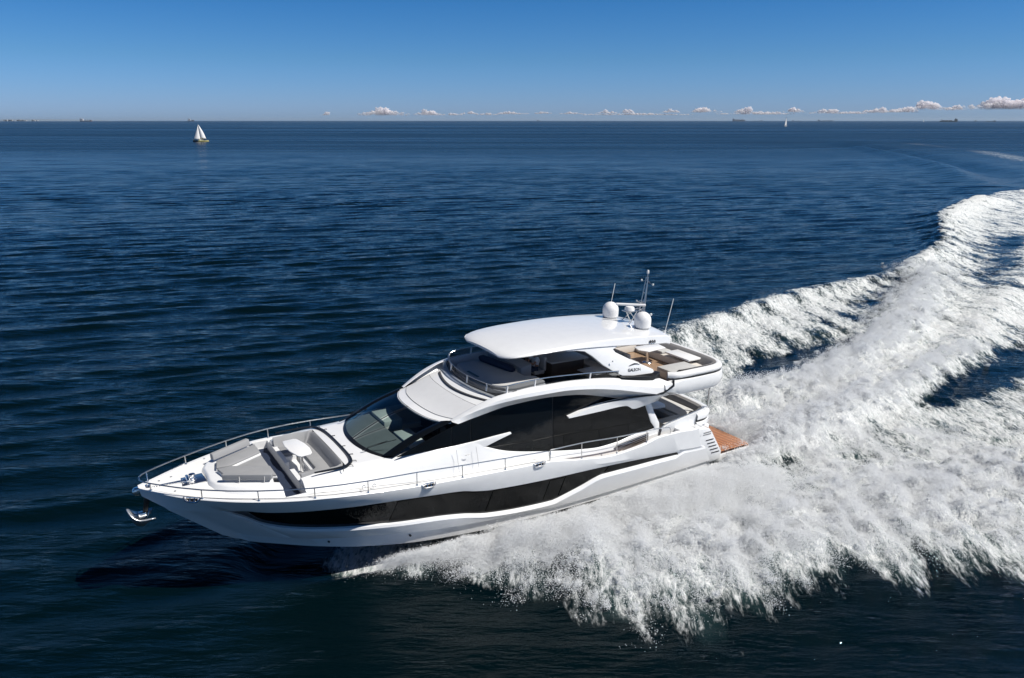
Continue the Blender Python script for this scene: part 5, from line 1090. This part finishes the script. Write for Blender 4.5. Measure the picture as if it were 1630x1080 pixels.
def cloudmat():
    m=bpy.data.materials.new('cloud_white'); m.use_nodes=True; n=m.node_tree; bb=n.nodes['Principled BSDF']; bb.inputs['Base Color'].default_value=(.95,.93,.95,1); bb.inputs['Roughness'].default_value=1; bb.inputs['Specular IOR Level'].default_value=0
    geo=n.nodes.new('ShaderNodeNewGeometry'); z=n.nodes.new('ShaderNodeTexNoise'); z.inputs['Scale'].default_value=.011; z.inputs['Detail'].default_value=9; z.inputs['Roughness'].default_value=.7; n.links.new(geo.outputs['Position'],z.inputs['Vector'])
    sp=n.nodes.new('ShaderNodeSeparateXYZ'); n.links.new(geo.outputs['Position'],sp.inputs[0])
    mr=n.nodes.new('ShaderNodeMapRange'); mr.inputs[1].default_value=330; mr.inputs[2].default_value=620; mr.inputs[3].default_value=-.55; mr.inputs[4].default_value=.30; n.links.new(sp.outputs['Z'],mr.inputs[0]); tg=n.nodes.new('ShaderNodeTexCoord'); sg=n.nodes.new('ShaderNodeSeparateXYZ'); n.links.new(tg.outputs['Generated'],sg.inputs[0]); mr.inputs[1].default_value=.08; mr.inputs[2].default_value=.62; n.links.new(sg.outputs['Z'],mr.inputs[0])
    tl=n.nodes.new('ShaderNodeBsdfTranslucent'); tl.inputs[0].default_value=(.97,.95,.97,1)
    ad=n.nodes.new('ShaderNodeMath'); ad.operation='MULTIPLY_ADD'; ad.use_clamp=True; n.links.new(z.outputs[0],ad.inputs[0]); ad.inputs[1].default_value=1.3; n.links.new(mr.outputs[0],ad.inputs[2])
    a2=n.nodes.new('ShaderNodeMath'); a2.operation='SUBTRACT'; a2.use_clamp=True; n.links.new(ad.outputs[0],a2.inputs[0]); a2.inputs[1].default_value=.45
    a3=n.nodes.new('ShaderNodeMath'); a3.operation='MULTIPLY'; a3.use_clamp=True; n.links.new(a2.outputs[0],a3.inputs[0]); a3.inputs[1].default_value=1.9
    a3.inputs[1].default_value=1.5; cap_=n.nodes.new('ShaderNodeMath'); cap_.operation='MULTIPLY'; cap_.inputs[1].default_value=.85; n.links.new(a3.outputs[0],cap_.inputs[0])
    tp=n.nodes.new('ShaderNodeBsdfTransparent'); m1=n.nodes.new('ShaderNodeMixShader'); m1.inputs[0].default_value=.68; m2=n.nodes.new('ShaderNodeMixShader'); n.links.new(bb.outputs[0],m1.inputs[1]); n.links.new(tl.outputs[0],m1.inputs[2]); n.links.new(cap_.outputs[0],m2.inputs[0]); n.links.new(tp.outputs[0],m2.inputs[1]); n.links.new(m1.outputs[0],m2.inputs[2]); n.links.new(m2.outputs[0],n.nodes['Material Output'].inputs[0])
    return m
CM=cloudmat(); CD=46000
ico=bmesh.new(); bmesh.ops.create_icosphere(ico,subdivisions=3,radius=1); IV=[v.co.copy() for v in ico.verts]; IF=[[v.index for v in f.verts] for f in ico.faces]; ico.free()
def cloud(px0,px1,y0,y1,seed):
    r=random.Random(seed); b=MB(); n_=max(5,int((px1-px0)/1.3)); zc=lambda yy:(191-yy)/1189.6*CD*.98
    peak=r.uniform(.35,.65)
    for i in range(n_):
        f=r.random(); hf=(math.exp(-((f-peak)/.28)**2)*.75+.35*r.random()); ztop=zc(y1)+(zc(y0)-zc(y1))*min(hf,1); R_=r.uniform(.20,.42)*max((ztop-zc(y1)),70)+28
        zz=r.uniform(zc(y1)+R_*.3,max(ztop-R_*.8,zc(y1)+R_*.35)); x,_,_=place(px0+(px1-px0)*f,CD); yy=CD+r.uniform(-500,500)
        vs=[(x+p.x*R_*1.35*(1+.25*math.sin(5*p.z+i)),yy+p.y*R_,zz+p.z*R_*(1+.22*math.sin(7*p.x+i*2))) for p in IV]; b.add(vs,IF)
    o=b.build('cloud',CM,boat=False); o['kind']='structure'
for i,c_ in enumerate([(570,652,169,184),(660,706,173,184),(732,760,176,182),(792,842,176.5,182),(852,880,176.5,181),(890,930,177,182),(936,982,175,182),(985,1012,174,181),(1052,1084,173,180),(1101,1148,170.5,180),(1165,1205,171,181),(1246,1280,171,180),(1288,1336,173,181),(1372,1410,169,180),(1418,1455,170,178),(1449,1512,162,177),(1512,1630,157,176),(1590,1660,155,174),(512,530,178,184),(706,735,179,183),(760,795,179,183),(930,1100,179.5,183),(1140,1260,177,182),(1330,1380,176.5,181),(1400,1460,173,179),(1500,1530,168,176),(1205,1250,178,182)]): cloud(*c_,seed=40+i)

# ============================================================ HAZE: thin sea air, closed box round everything but sky and clouds
ymx=float(sys_.max())+800; xmx=float(sxs.max())+800
hz_=MB().box(-xmx,xmx,-4000,ymx,-4,80).build('haze',mat('haze_air',(1,1,1)),boat=False,smooth=False); hz_['kind']='stuff'; hz_['label']='thin pale sea haze softening the horizon'
hm=bpy.data.materials['haze_air']; hn=hm.node_tree
for nd in list(hn.nodes):
    if nd.type!='OUTPUT_MATERIAL': hn.nodes.remove(nd)
pv=hn.nodes.new('ShaderNodeVolumePrincipled'); pv.inputs['Color'].default_value=(.70,.86,1,1); pv.inputs['Density'].default_value=.000021; pv.inputs['Anisotropy'].default_value=.2
hn.links.new(pv.outputs[0],[n for n in hn.nodes if n.type=='OUTPUT_MATERIAL'][0].inputs['Volume'])
